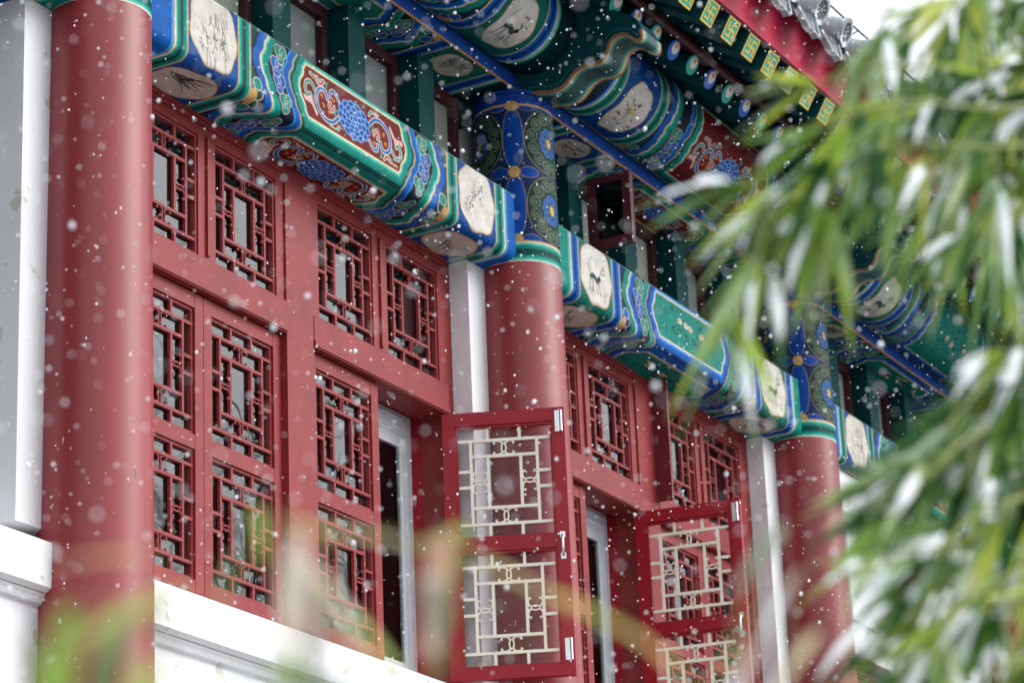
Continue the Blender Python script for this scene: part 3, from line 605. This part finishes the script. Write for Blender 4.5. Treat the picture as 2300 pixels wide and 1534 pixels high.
window(2, 'red lattice window low behind the bamboo, mostly hidden', z=-1.085)

# white sliding windows and curtains inside
def inner(b, z=0):
    cx = b*BAY+1.665; wh = {0: 'nearest', 1: 'second', 2: 'bamboo hidden'}[b]
    t = empty('sliding_window', (cx, 0, z), 'white aluminium sliding window behind the %s red lattice window' % wh, 'sliding window', 'inner white sliding windows')
    for s_ in (0, 1):
        a, e = (-1.15, -.1) if s_ == 0 else (.1, 1.24); f = MB()
        f.box(a, e, .40, .445, 1.19, 1.289); f.box(a, e, .4, .445, .0, .06); f.box(a, a+.035, .4, .445, .06, 1.19); f.box(e-.035, e, .4, .445, .06, 1.19)
        f.box(a+.05, e-.05, .388, .4, 1.2, 1.215); f.box(a+.05, e-.05, .388, .4, 1.25, 1.262)
        fr = f.build('outer_frame', M_ALU, t)
        md = (a+e)/2
        for k, (c, d, y) in enumerate(((a+.035, md+.03, .428), (md-.03, e-.035, .410))):
            q = MB(); q.box(c, c+.04, y, y+.015, .06, 1.19); q.box(d-.05, d, y, y+.015, .06, 1.19); q.box(d-.035, d-.025, y-.006, y, .06, 1.19); q.box(c+.04, d-.05, y, y+.015, 1.13, 1.19); q.box(c+.04, d-.05, y, y+.015, .06, .11)
            sa = q.build('sash', M_ALU, t); pa = MB(); pa.box(c+.04, d-.05, y+.006, y+.009, .11, 1.13); pa.build('pane', M_GLASS3, sa)
for b, z in ((0, 0), (1, 0), (2, -1.085)): inner(b, z)
def curtain(b, x0, x1, z0, z1, y, label, zo=0):
    m = MB(); n = int((x1-x0)/.012); vs = []
    for k in range(n+1):
        x = x0+(x1-x0)*k/n; yy = y+.011*math.sin(x*88+1.5*math.sin(x*7))+.005*math.sin(x*23)
        vs += [(x, yy, z0), (x, yy+.006, z1)]
    m.add(vs, [(2*k, 2*k+2, 2*k+3, 2*k+1) for k in range(n)], 0, True)
    for k in range(6): xx = x0+(x1-x0)*(k+.5)/6; m.tube([(xx, y, z1-.02), (xx, y, z1)], .005, 6)
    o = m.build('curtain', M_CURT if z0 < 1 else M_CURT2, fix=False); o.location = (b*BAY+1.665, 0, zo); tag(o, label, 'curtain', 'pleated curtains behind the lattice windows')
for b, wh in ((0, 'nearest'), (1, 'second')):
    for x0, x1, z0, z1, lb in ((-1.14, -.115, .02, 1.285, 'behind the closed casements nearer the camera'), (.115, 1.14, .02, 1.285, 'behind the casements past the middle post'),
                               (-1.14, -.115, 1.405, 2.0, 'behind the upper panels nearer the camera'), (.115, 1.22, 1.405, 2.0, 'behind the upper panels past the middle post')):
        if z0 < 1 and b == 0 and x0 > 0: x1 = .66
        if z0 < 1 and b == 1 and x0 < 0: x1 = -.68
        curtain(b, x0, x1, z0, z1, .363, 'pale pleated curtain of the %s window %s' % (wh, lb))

M_SHEET = mat('grey_green_sheet', S('#a3b0aa'), .8, .18, 1.5, stretch=(20, 1, .5))  # added sheet, streaked with fold shading, gives the sliding glass a pale tone
M_CURT_, M_CURT = M_CURT, M_SHEET
curtain(0, .64, 1.22, .02, 1.28, .475, 'grey green sheet added to pale the sliding glass at the nearer open casement')
curtain(1, -1.14, -.13, .02, 1.28, .475, 'grey green sheet added to pale the sliding glass at the farther open casement')
M_CURT = M_CURT_

# ------------------------------------------------------------------ white masonry: pilasters, sills, wall below, wall of the third bay
def pil(x, label):
    m = MB(); m.box(x-.331, x+.365, .1, .36, -.02, 2.036); m.box(x-.3, x+.34, .36, .62, -.45, 3.0, 0)
    tag(m.build('pilaster', M_PLASTER), label, 'pilaster', 'white pilasters behind the columns')
for x, lb in zip(COLX[1:4], ['white pilaster beside the nearest red column', 'white pilaster strip between the nearest window and the middle column', 'white pilaster strip between the second window and the farther column']): pil(x, lb)
def sill(b, label):
    m = MB(); x0, x1 = b*BAY+.19, (b+1)*BAY-.19
    pr = [(.03, -.09), (.345, -.004), (.345, -.262), (.055, -.268), (.03, -.255)]
    m.prism([(x0, y, z) for y, z in pr], (x1-x0, 0, 0)); tag(m.build('window_sill', M_PLASTER), label, 'window sill', 'white window sills')
sill(-1, 'end of a white sill against the nearest red column'); sill(0, 'long white sill under the nearest lattice window'); sill(1, 'white sill under the second lattice window')
def low(b, label, top=-.27):
    m = MB(); x0, x1 = b*BAY+.1, (b+1)*BAY-.1
    m.box(x0, x1, .11, .34, ZG, top-.0006); m.prism([(x0, y, z) for y, z in ((.06, top-.001), (.11, top-.001), (.11, top-.035), (.085, top-.03), (.075, top-.014))], (x1-x0, 0, 0))
    for k in range(2):
        a = x0+.28+k*1.32; e = a+1.2
        m.box(a, e, .095, .11, top-.80, top-.09)
    tag(m.build('white_wall', M_PLASTER), label, 'wall', 'white walls below the sills')
low(-1, 'white wall under the sill end at the frame edge'); low(0, 'white panelled wall under the nearest sill'); low(1, 'white panelled wall under the second sill')
m = MB(); x0, x1 = 2*BAY+.1, 3*BAY-.1
m.box(x0, x1, -.012, .3, 1.785, 2.03)
tag(m.build('wall_lintel', M_PLASTER), 'white lintel band under the third painted beam, right of the farther column', 'lintel')
m = MB(); m.box(x0, x0+.62, .11, .34, ZG, 1.7845); m.box(x1-.62, x1, .11, .34, ZG, 1.7845); m.box(x0+.62, x1-.62, .11, .34, 1.0, 1.7845); m.box(x0+.62, x1-.62, .11, .34, ZG, -1.1)
m.box(x0+.68, x1-.5, .085, .11, 1.2, 1.74)
tag(m.build('white_wall', M_PLASTER), 'white plaster wall with a raised panel behind the bamboo', 'wall', 'white walls below the sills')

m = MB(); m.box(10.0, 16.4, .02, .3, ZG, 2.03); m.box(10.3, 13.0, -.005, .02, -1.2, 1.7); m.box(13.5, 16.1, -.005, .02, -1.2, 1.7)
tag(m.build('white_wall', M_PLASTER), 'plain white wall of the farthest bays past the bamboo', 'wall', 'white walls below the sills')

# ------------------------------------------------------------------ eaves: one roof with its rafters, boards and tiles
roof = empty('tiled_roof', (3, 0, 3.3), 'overhanging grey tiled eave with painted rafter ends and a crimson fascia', 'roof'); roof.location = (0, 0, 0)
RY, RZ, RA = -.64, 3.268, math.radians(32); RR = .052
def rafter_mesh(k):
    m = MB(); d = Vector((0, math.cos(RA), math.sin(RA))); e = Vector((0, 0, 0)); n = 20
    m.tube([e, d*1.6], RR, n, 0, False)
    w = Vector((0, -math.sin(RA), math.cos(RA))); c = Vector((1, 0, 0))
    def dc(r, off, mi, cx=0, cz=0, ry=1): m.add([e-d*off+c*(cx+r*math.cos(2*PI*i/n))+w*(cz+r*ry*math.sin(2*PI*i/n)) for i in range(n)], [tuple(range(n))], mi)
    dc(RR, 0, 1); dc(.0315, .0015, 2, .004, .012); dc(.0135, .003, 3, .006, .027)
    return m
ra = [rafter_mesh(0).build('round_rafter', [M_DARKG, M_TEAL, M_PALE, M_ORANGE]), rafter_mesh(1).build('round_rafter', [M_DARKG, M_BLUE, M_PALE, M_ORANGE])]
for o in ra: COL.objects.unlink(o)
for k in range(-9, 56):
    x = 4.04+.2075*(k-5); o = ra[(k+1) % 2].copy(); COL.objects.link(o); o.parent = roof; o.location = (x, RY, RZ)
FY, FZ, FA, FH = -.95, 3.295, math.radians(31), .060
def flying_mesh():
    m = MB(); d = Vector((0, math.cos(FA), math.sin(FA))); w = Vector((0, -math.sin(FA), math.cos(FA))); c = Vector((1, 0, 0))
    q = [c*(a*FH)+w*(b*FH) for a, b in ((-1, -1), (1, -1), (1, 1), (-1, 1))]
    m.add(q+[p+d*.9 for p in q], [(0, 1, 5, 4), (1, 2, 6, 5), (2, 3, 7, 6), (3, 0, 4, 7)], 0); m.add(q, [(0, 3, 2, 1)], 1)
    def bar(x0, x1, z0, z1): m.add([c*(a*FH)+w*(b*FH)-d*t for t in (0, .003) for a, b in ((x0, z0), (x1, z0), (x1, z1), (x0, z1))], [(4, 5, 6, 7), (0, 4, 7, 3), (1, 2, 6, 5), (0, 1, 5, 4), (3, 7, 6, 2)], 2)
    t = .11
    bar(-1, 1, -1, -1+t*1.3); bar(-1, 1, 1-t*1.3, 1); bar(-1, -1+t*1.3, -.85, .85); bar(1-t*1.3, 1, -.85, .85)
    bar(-.08, .08, -.62, .62); bar(-.62, -.08, -.09, .09); bar(.08, .62, -.09, .09)          # the hooked cross
    bar(.08, .62, .46, .62); bar(-.62, -.08, -.62, -.46); bar(-.62, -.46, .09, .62); bar(.46, .62, -.62, -.09)
    return m
fl = flying_mesh().build('flying_rafter', [M_DARKG, M_TEAL, M_GOLD], fix=False); COL.objects.unlink(fl)
for k in range(-12, 52):
    x = 3.84+.2335*(k-2); o = fl.copy(); COL.objects.link(o); o.parent = roof; o.location = (x, FY, FZ)
XR0, XR1 = .2, 15.3
m = MB()                                      # boards over the rafters
d = Vector((0, math.cos(RA), math.sin(RA))); w = Vector((0, -math.sin(RA), math.cos(RA))); p0 = Vector((0, RY, RZ))-d*.02+w*(RR+.001)
m.prism([(XR0, p.y, p.z) for p in (p0, p0+d*1.75, p0+d*1.75+w*.02, p0+w*.02)], (XR1-XR0, 0, 0)); m.build('eave_boarding', M_MAROON, roof)
m = MB(); m.box(XR0, XR1, RY-.03, RY+.012, RZ+RR+.02, RZ+RR+.055); m.build('small_batten', mat('batten_red', S('#5c1a2c'), .55, .2, 5), roof)
d2 = Vector((0, math.cos(FA), math.sin(FA))); w2 = Vector((0, -math.sin(FA), math.cos(FA))); p0 = Vector((0, FY, FZ))+w2*(FH+.001)
m = MB(); m.prism([(XR0, p.y, p.z) for p in (p0, p0+d2*.8, p0+d2*.8+w2*.02, p0+w2*.02)], (XR1-XR0, 0, 0)); m.build('eave_boarding', mat('board_purple', S('#4a2233'), .6, .2, 6), roof)
m = MB(); zt = FZ+FH+.002; m.prism([(XR0, y, z) for y, z in ((FY-.045, zt), (FY-.02, zt), (FY-.02, zt+.34), (FY-.075, zt+.34))], (XR1-XR0, 0, 0)); m.build('fascia_board', M_FASCIA, roof)
TY, TZ, TA, TP = -1.1, 3.645, math.radians(27), .317
def tile_mesh():
    m = MB(); d = Vector((0, math.cos(TA), math.sin(TA))); w = Vector((0, -math.sin(TA), math.cos(TA))); c = Vector((1, 0, 0)); n = 24; r = .07
    def ring(r_, t): return [c*(r_*math.cos(2*PI*i/n))+w*(r_*math.sin(2*PI*i/n))+d*t for i in range(n)]
    def bridge(a, b, mi=0, sm=False): m.add(a+b, [(i, (i+1) % n, n+(i+1) % n, n+i) for i in range(n)], mi, sm)
    for k in range(6): bridge(ring(r*(.97 if k else 1), .34*k+.004), ring(r*.93, .34*(k+1)), 0, True)
    bridge(ring(r*1.12, 0), ring(r*1.12, .022)); bridge(ring(r*1.12, .022), ring(r*.98, .03)); bridge(ring(r*.8, 0), ring(r*1.12, 0)); bridge(ring(r*.78, .014), ring(r*.8, 0)); m.add(ring(r*.78, .014), [tuple(range(n))], 1)
    R = random.Random(4)                      # worn relief on the end disc
    for k in range(9):
        a = 2*PI*k/9; m.tube([c*(r*.3*math.cos(a))+w*(r*.3*math.sin(a))+d*.012, c*(r*.5*math.cos(a+.35))+w*(r*.5*math.sin(a+.35))+d*.008, c*(r*.66*math.cos(a+.2))+w*(r*.66*math.sin(a+.2))+d*.012], .0042, 6, 0)
    m.tube([d*.013, d*.006], .011, 10, 0)
    return m
def drip_mesh():
    m = MB(); d = Vector((0, math.cos(TA), math.sin(TA))); n = 16; hw = TP/2-.048
    arcp = [(hw*(-1+2*k/n), .042*((-1+2*k/n)**2)) for k in range(n+1)]
    m.add([Vector((x, 0, z-.045))+d*t for t in (0, 1.7) for x, z in arcp]+[Vector((x, 0, z-.068))+d*t for t in (0, 1.7) for x, z in arcp],
          [(i, i+1, n+2+i, n+1+i) for i in range(n)]+[(2*n+2+i, 3*n+3+i, 3*n+4+i, 2*n+3+i) for i in range(n)], 0, True)
    low_ = lambda x: -.07-.13*max(0, 1-(x/hw)**2)**.8-.007*math.cos(x/hw*11)   # hanging leaf-shaped lip
    F = []; Bk = []
    for x, z in arcp:
        F.append((x, -.012, z-.045)); Bk.append((x, -.012-.045*max(0, 1-(x/hw)**2), low_(x)))
    for off in (0, .022):
        m.add([Vector(p)+Vector((0, off, 0)) for p in F+Bk], [(i, i+1, n+2+i, n+1+i) for i in range(n)], 0 if off else 1, False)
    for i in range(n): a, b = Vector(Bk[i]), Vector(Bk[i+1]); m.add([a, b, b+Vector((0, .022, 0)), a+Vector((0, .022, 0))], [(0, 1, 2, 3)], 0)
    m.tube([Vector((x, -.018-.045*max(0, 1-(x/hw)**2), low_(x)+.007)) for x, z in arcp], .009, 6, 0)
    for k in range(5): x = (-.5+.25*k)*hw; m.tube([Vector((x, -.03, -.1)), Vector((x*.5, -.036, -.15))], .005, 6, 0)
    return m
tl = tile_mesh().build('round_tile', [M_TILE, M_TILED], fix=False); dr_ = drip_mesh().build('drip_tile', [M_TILE, M_TILED], fix=False)
for o in (tl, dr_): COL.objects.unlink(o)
for k in range(-13, 34):
    x = 4.585+TP*k
    o = tl.copy(); COL.objects.link(o); o.parent = roof; o.location = (x, TY-.05, TZ+.012); o.rotation_euler.y = random.uniform(-.3, .3); o.rotation_euler.z = random.uniform(-.02, .02)
    o = dr_.copy(); COL.objects.link(o); o.parent = roof; o.location = (x-TP/2, TY+random.uniform(-.01, .01), TZ-.01); o.rotation_euler.z = random.uniform(-.03, .03)
m = MB(); dT = Vector((0, math.cos(TA), math.sin(TA))); p0 = Vector((0, TY+.15, TZ-.02)); m.prism([(XR0, p.y, p.z) for p in (p0, p0+dT*5, p0+dT*5-Vector((0, 0, .08)), p0-Vector((0, 0, .08)))], (XR1-XR0, 0, 0)); m.build('roof_deck', M_TILE, roof)
m = MB(); m.tube([(3.0, -1.1, 3.79), (5.0, -1.1, 3.80), (7, -1.1, 3.84), (9, -1.1, 3.88), (11, -1.1, 3.9), (15, -1.1, 3.92)], .006, 8)
for x in (5.2, 7.1, 9.3): m.tube([(x, -1.1, 3.8+.02*(x-5)), (x, -.95, 3.76)], .004, 6)
tag(m.build('lightning_wire', M_WIRE), 'thin dark wire running along above the eave tiles', 'wire')

# ------------------------------------------------------------------ bamboo in front, dusted with snow
M_LEAF = attr_mat('bamboo_leaf', .34, .12, 30, .5, .45)
M_STEM = mat('bamboo_stem', S('#7f8a3c'), .45, .25, 12)
M_SNOW = mat('snow', S('#eef2f6'), .8, .02, 20, .2)
LEAFC = [S('#7c9f48'), S('#9db648'), S('#b9c750'), S('#2f5a2c'), S('#7f9f5c'), S('#c4cb60'), S('#a9bd88'), S('#3f6a38')]
class Leaves:
    """foliage and lying snow of one branch, each one mesh"""
    def __init__(s): s.v = []; s.f = []; s.c = []; s.snow = MB()
    def leaf(s, p, d, L, wd, col, snow=False, sag=.35, roll=0):
        d = d.normalized(); side = d.cross(Vector((0, 0, 1)))
        side = side.normalized() if side.length > .05 else Vector((1, 0, 0))
        side = (Matrix.Rotation(roll, 3, d) @ side).normalized(); nrm = side.cross(d).normalized()
        if nrm.z < 0: nrm = -nrm
        n = 7; o = len(s.v); spine = []
        for k in range(n+1):
            t = k/n; w = wd*.5*(math.sin(PI*min(1, t*.94+.06)**.62))*(1 if t < 1 else 0)+.0004
            c = p+d*(L*t)-Vector((0, 0, 1))*(sag*L*t*t*.5); spine.append((c, w))
            s.v += [c-side*w+nrm*w*.35, c-nrm*.0, c+side*w+nrm*w*.35]
            sh = .9+.2*random.random(); s.c += [tuple(x*sh for x in col)+(1,), tuple(min(1, x*sh*1.35) for x in col)+(1,), tuple(x*sh for x in col)+(1,)]
        for k in range(n):
            a = o+3*k; s.f += [(a, a+1, a+4, a+3), (a+1, a+2, a+5, a+4)]
        if snow:
            a, b = sorted((random.uniform(.02, .3), random.uniform(.55, .98))); q = []; m = 7
            i = lambda t: (p+d*(L*t)-Vector((0, 0, 1))*(sag*L*t*t*.5), wd*.5*(math.sin(PI*min(1, t*.94+.06)**.62)))
            rows = []
            for k in range(m+1):
                t = a+(b-a)*k/m; c, w = i(t); e = math.sin(PI*k/m)**.5; w = w*random.uniform(.75, 1.1)*e+.0005; h = (.003+.008*random.random())*e
                rows.append([c-side*w+nrm*(w*.36+.0006), c-side*w*.55+nrm*h, c+nrm*(h*1.25+.001), c+side*w*.55+nrm*h, c+side*w+nrm*(w*.36+.0006)])
            fl = [x for r_ in rows for x in r_]
            s.snow.add(fl, [(5*k+j, 5*k+j+1, 5*k+j+6, 5*k+j+5) for k in range(m) for j in range(4)], 0, True)
    def build(s, parent):
        me = bpy.data.meshes.new('foliage'); me.from_pydata([tuple(x) for x in s.v], [], s.f)
        a = me.color_attributes.new('paint', 'FLOAT_COLOR', 'POINT'); a.data.foreach_set('color', np.array(s.c, np.float32).ravel())
        me.materials.append(M_LEAF); me.polygons.foreach_set('use_smooth', [True]*len(s.f)); me.update()
        o = bpy.data.objects.new('foliage', me); COL.objects.link(o); o.parent = parent
        if s.snow.v: s.snow.build('snow_on_leaves', M_SNOW, parent, fix=False)
IMG = lambda ax, ay, az=0: rt*ax-up*ay+fw*az     # a direction given as seen: right, down, away
def curve(pts, n=14):
    P = [Vector(p) for p in pts]; out = []
    for i in range(len(P)-1):
        a, b, c, d_ = P[max(i-1, 0)], P[i], P[i+1], P[min(i+2, len(P)-1)]
        for k in range(n):
            t = k/n; out.append(.5*((2*b)+(c-a)*t+(2*a-5*b+4*c-d_)*t*t+(3*b-a-3*c+d_)*t**3))
    return out+[P[-1]]
def spray(root, pts, n, L, wd, fan, cols, snow=.4, stem=.0035, spread=.0, t0=.1):
    """one branch of a plant: pts are (px, py, metres) waypoints, fan = (angle below the right-pointing axis, spread) of its leaves as seen"""
    path = curve([at(*p) for p in pts]); b = MB(); k = len(path); b.tube(path, [stem*(1-.75*i/k) for i in range(k)], 6)
    lv = Leaves()
    for q in range(max(1, int(n/4.2))):
        t = t0+(1-t0)*random.random()**.85; p = path[min(k-1, int(t*(k-1)))]; a0 = random.gauss(fan[0], fan[1]*.8)
        r_ = math.radians(a0+random.uniform(-35, 10)); tw = IMG(math.cos(r_), math.sin(r_), random.gauss(0, .6))*random.uniform(.02, .075)
        b.tube([p, p+tw*.5+Vector((0, 0, .006)), p+tw], [.0016, .0013, .0010], 5); p = p+tw; m = random.choice((3, 4, 4, 5, 6)); c0 = random.choice(cols)
        for z in range(m):
            a = math.radians(a0+(z-(m-1)/2)*random.uniform(9, 17)+random.gauss(0, 4)); d = IMG(math.cos(a), math.sin(a), random.gauss(-.42, .35))
            lv.leaf(p, d, L*random.uniform(.62, 1.15), wd*random.uniform(.7, 1.2), c0 if random.random() < .5 else random.choice(cols), random.random() < snow, random.uniform(.1, .6), random.gauss(0, .6))
    br = b.build('branch', M_STEM, root); lv.build(br)
def culm(root, x, y, h, r=.016, lean=(0, 0)):
    m = MB(); n = int(h/.33)
    pts = []; rad = []
    for k in range(n+1):
        z = ZG+h*k/n; q = (x+lean[0]*(k/n)**2, y+lean[1]*(k/n)**2)
        for dz, rr in ((0, 1), (.012, 1.18), (.024, 1)): pts.append((q[0], q[1], z+dz)); rad.append(r*rr*(1-.5*k/n))
    m.tube(pts, rad, 10); m.build('culm', M_STEM, root)
def plant(px, py, dist, label, h, nm='bamboo'):
    p = at(px, py, dist); t = empty(nm, (0, 0, 0), label, 'bamboo plant'); culm(t, p.x, p.y, h); return t
random.seed(12); mid = LEAFC; dk = LEAFC[:1]+LEAFC[3:5]+LEAFC[6:]; lt = LEAFC[1:3]+LEAFC[5:7]
pa = plant(2520, 300, 4.3, 'tall snow dusted bamboo hanging across the roof eave and painted beams', 5.6)
for pts, n, fan in (
    (((2540, -260, 4.3), (2330, -120, 4.2), (2120, -30, 4.1), (1980, 20, 4.0)), 64, (114, 34)),
    (((2540, -120, 4.3), (2350, 20, 4.2), (2190, 80, 4.2), (2060, 120, 4.1)), 64, (116, 34)),
    (((2540, 0, 4.2), (2300, 110, 4.0), (2110, 150, 3.9), (1940, 150, 3.8), (1820, 215, 3.8)), 46, (130, 22)),
    (((2540, 160, 4.1), (2280, 240, 3.9), (2040, 230, 3.7), (1860, 275, 3.6), (1700, 375, 3.6)), 56, (134, 18)),
    (((2540, 300, 4.0), (2250, 330, 3.8), (2020, 330, 3.7), (1840, 400, 3.7), (1690, 490, 3.6)), 50, (126, 20)),
    (((2020, 340, 3.7), (1860, 430, 3.7), (1710, 530, 3.65), (1630, 660, 3.6)), 26, (112, 15)),
    (((2540, 60, 4.4), (2400, 60, 4.3), (2300, 130, 4.3), (2220, 230, 4.2)), 50, (112, 30)),
    (((2540, 260, 4.4), (2420, 200, 4.3), (2330, 250, 4.3), (2260, 380, 4.2)), 40, (110, 26)),
    (((2540, 420, 4.2), (2380, 330, 4.1), (2240, 330, 4.1), (2130, 340, 4.0)), 54, (112, 30)),
    (((2540, 560, 4.1), (2400, 470, 4.0), (2280, 470, 3.9), (2200, 500, 3.9)), 40, (112, 26))):
    spray(pa, pts, int(n*1.0), .145, .0185, fan, mid if fan[0] > 120 else mid+dk+dk, .34)
pb = plant(2560, 900, 4.0, 'lower snow dusted bamboo filling the corner in front of the white wall', 4.6)
for pts, n, fan in (
    (((2560, 700, 4.0), (2420, 640, 3.9), (2320, 680, 3.8), (2250, 740, 3.7)), 30, (122, 26)),
    (((2560, 800, 4.0), (2400, 780, 3.8), (2250, 830, 3.7), (2160, 920, 3.6), (2110, 980, 3.6)), 50, (134, 22)),
    (((2560, 930, 4.0), (2340, 930, 3.8), (2180, 980, 3.6), (2100, 1060, 3.5), (2060, 1120, 3.5)), 62, (136, 22)),
    (((2560, 1080, 3.9), (2330, 1110, 3.6), (2190, 1160, 3.5), (2110, 1240, 3.4), (2060, 1310, 3.4)), 62, (138, 24)),
    (((2560, 1240, 3.8), (2340, 1270, 3.5), (2210, 1320, 3.4), (2100, 1410, 3.3), (2030, 1520, 3.3)), 56, (132, 28)),
    (((2560, 1420, 3.8), (2350, 1450, 3.5), (2220, 1510, 3.4), (2150, 1600, 3.4)), 42, (126, 30)),
    (((2560, 1000, 4.1), (2430, 900, 4.0), (2330, 960, 4.0), (2260, 1080, 3.9)), 40, (110, 28)),
    (((2560, 1200, 4.1), (2430, 1100, 4.0), (2310, 1180, 4.0), (2240, 1330, 3.9)), 44, (112, 30))):
    spray(pb, pts, int(n*1.2), .145, .020, fan, dk if fan[0] < 115 else mid+dk, .36)
pc = plant(700, 2300, 1.96, 'out of focus young bamboo shoots close to the camera below the window', 1.92)
YEL = [S('#c8c274'), S('#cdb678'), S('#bcc676'), S('#d8c9a4')]; GRN = [S('#8aa552'), S('#97b552'), S('#7f9c62')]
def near(root, pts, leaves):
    path = curve([at(p[0], p[1], p[2]*1.35) for p in pts]); b = MB(); b.tube(path, .0016, 6); lv = Leaves()
    for px, py, ds, ang, L, wd, c, sn in leaves:
        q = at(px, py, ds*1.35); c_ = min(path, key=lambda v: (v-q).length+max(0, v.z-q.z)); b.tube([c_, (c_+q)/2+Vector((0, 0, .008)), q], [.0008, .0006, .0004], 4)
        a = math.radians(ang); lv.leaf(q, IMG(math.cos(a), math.sin(a), random.gauss(0, .25)), L*1.35, wd*.95, c, sn, .2, random.gauss(0, .5))
    br = b.build('branch', M_STEM, root); lv.build(br)
PALE = S('#d9cfc0')
near(pc, ((700, 2300, 1.45), (520, 1800, 1.4), (420, 1560, 1.35), (350, 1400, 1.3)),
     [(430, 1330, 1.25, 160, .05, .010, YEL[0], False), (360, 1330, 1.2, 150, .07, .014, YEL[2], False), (150, 1360, 1.2, 95, .06, .014, GRN[0], False), (270, 1400, 1.15, 110, .05, .014, GRN[2], True), (70, 1430, 1.2, 80, .05, .012, GRN[2], True), (350, 1250, 1.3, 180, .05, .012, YEL[1], False),
      (230, 1460, 1.2, 85, .05, .016, GRN[0], False), (330, 1480, 1.2, 100, .05, .016, YEL[2], False), (130, 1470, 1.15, 100, .04, .016, GRN[1], False)])
near(pc, ((700, 2300, 1.45), (700, 1700, 1.4), (690, 1400, 1.4), (660, 1200, 1.4)),
     [(570, 1140, 1.5, 78, .030, .010, GRN[1], False), (640, 1170, 1.4, 20, .030, .010, YEL[1], False), (670, 1200, 1.35, 95, .07, .015, PALE, True), (690, 1250, 1.3, 85, .06, .016, PALE, True), (720, 1290, 1.3, 70, .05, .012, YEL[3], True), (540, 1240, 1.35, 110, .04, .012, GRN[2], False), (780, 1380, 1.3, 50, .045, .010, YEL[2], False), (640, 1440, 1.35, 80, .03, .010, GRN[1], False), (560, 1490, 1.3, 100, .04, .014, GRN[2], True), (600, 1500, 1.25, 20, .06, .014, GRN[2], True)])
near(pc, ((700, 2300, 1.45), (900, 1800, 1.45), (990, 1450, 1.45), (1040, 1220, 1.45)),
     [(1060, 1190, 1.5, 165, .035, .013, GRN[1], False), (1040, 1240, 1.45, 120, .03, .012, GRN[0], False), (1000, 1200, 1.4, 100, .06, .018, S('#c9a08a'), True), (970, 1290, 1.35, 90, .05, .016, PALE, True), (1060, 1250, 1.4, 24, .06, .006, YEL[1], False), (1230, 1330, 1.4, 24, .07, .007, YEL[0], False), (1420, 1420, 1.4, 40, .05, .010, YEL[1], False), (720, 1190, 1.45, 5, .05, .005, YEL[3], False)])
near(pc, ((700, 2300, 1.45), (1200, 1900, 1.5), (1500, 1700, 1.5), (1620, 1500, 1.5)),
     [(1760, 1180, 1.7, 130, .05, .014, S('#a9b0a0'), True), (1800, 1280, 1.7, 120, .07, .016, PALE, True), (1690, 1440, 1.6, 100, .05, .016, PALE, True), (1840, 1420, 1.6, 130, .06, .013, YEL[3], True)])

# ------------------------------------------------------------------ bare trees across the court: the window panes mirror them
M_BARK = mat('bark', S('#3d3630'), .8, .3, 14)
def bare_tree(x, y, h, seed, label):
    R = random.Random(seed); t = empty('bare_tree', (x, y, ZG), label, 'tree', 'bare trees across the court'); tr = MB(); br = MB()
    trunk = [Vector((R.uniform(-.1, .1)*k, R.uniform(-.1, .1)*k, h*.45*k/5)) for k in range(6)]; tr.tube(trunk, [.2-.02*k for k in range(6)], 10)
    def grow(p, d, L, r, n):
        pts = [p]
        for k in range(4): d = (d+Vector((R.gauss(0, .16), R.gauss(0, .16), R.gauss(.05, .1)))).normalized(); pts.append(pts[-1]+d*(L/4))
        br.tube(pts, [r*(1-.13*k) for k in range(5)], 5 if n > 1 else 4, 0, False)
        if n:
            for k in range(R.choice((3, 4, 4))):
                q = pts[R.choice((2, 3, 4))]; grow(q, (d+Vector((R.gauss(0, .55), R.gauss(0, .55), R.gauss(.1, .35)))).normalized(), L*R.uniform(.55, .8), r*.52, n-1)
    for k in range(5): grow(trunk[3+k % 3], Vector((math.cos(k*1.3), math.sin(k*1.3), 1.1)).normalized(), h*.28, .085, 4)
    tr.build('trunk', M_BARK, t); br.build('crown', M_BARK, t, fix=False)
for x, y, h, sd_, lb in ((15, -9.5, 11, 1, 'bare winter tree across the court mirrored in the nearest window panes'), (20, -10.5, 13, 2, 'second bare winter tree across the court mirrored in the panes'), (25, -15, 14, 3, 'tallest bare winter tree across the court, farthest of the three')): bare_tree(x, y, h, sd_, lb)

# ------------------------------------------------------------------ falling snow
fk = MB(); bm = bmesh.new(); bmesh.ops.create_icosphere(bm, subdivisions=1, radius=1); IV = [v.co.copy() for v in bm.verts]; IF = [tuple(v.index for v in f.verts) for f in bm.faces]; bm.free()
NF = 0; R = random.Random(5)
while NF < 5600:
    dist = 2.6+14*R.random()**.62; p = at(R.uniform(-60, 2360), R.uniform(-60, 1600), dist)
    if p.y > -.35 or (p.y > -1.25 and p.z > 2.6): continue
    r = R.lognormvariate(math.log(.0017), .45); e = R.uniform(1, 1.5); ax = R.uniform(-.4, .4)
    fk.add([p+Vector((c.x*r+c.z*ax*r, c.y*r, c.z*r*e)) for c in IV], IF, 0, True); NF += 1
tag(fk.build('falling_snow', mat('snowflake', S('#f4f7fb'), .8, .01, 5, .2), fix=False), 'falling snowflakes drifting in the air before the facade', 'snow', kind='stuff')
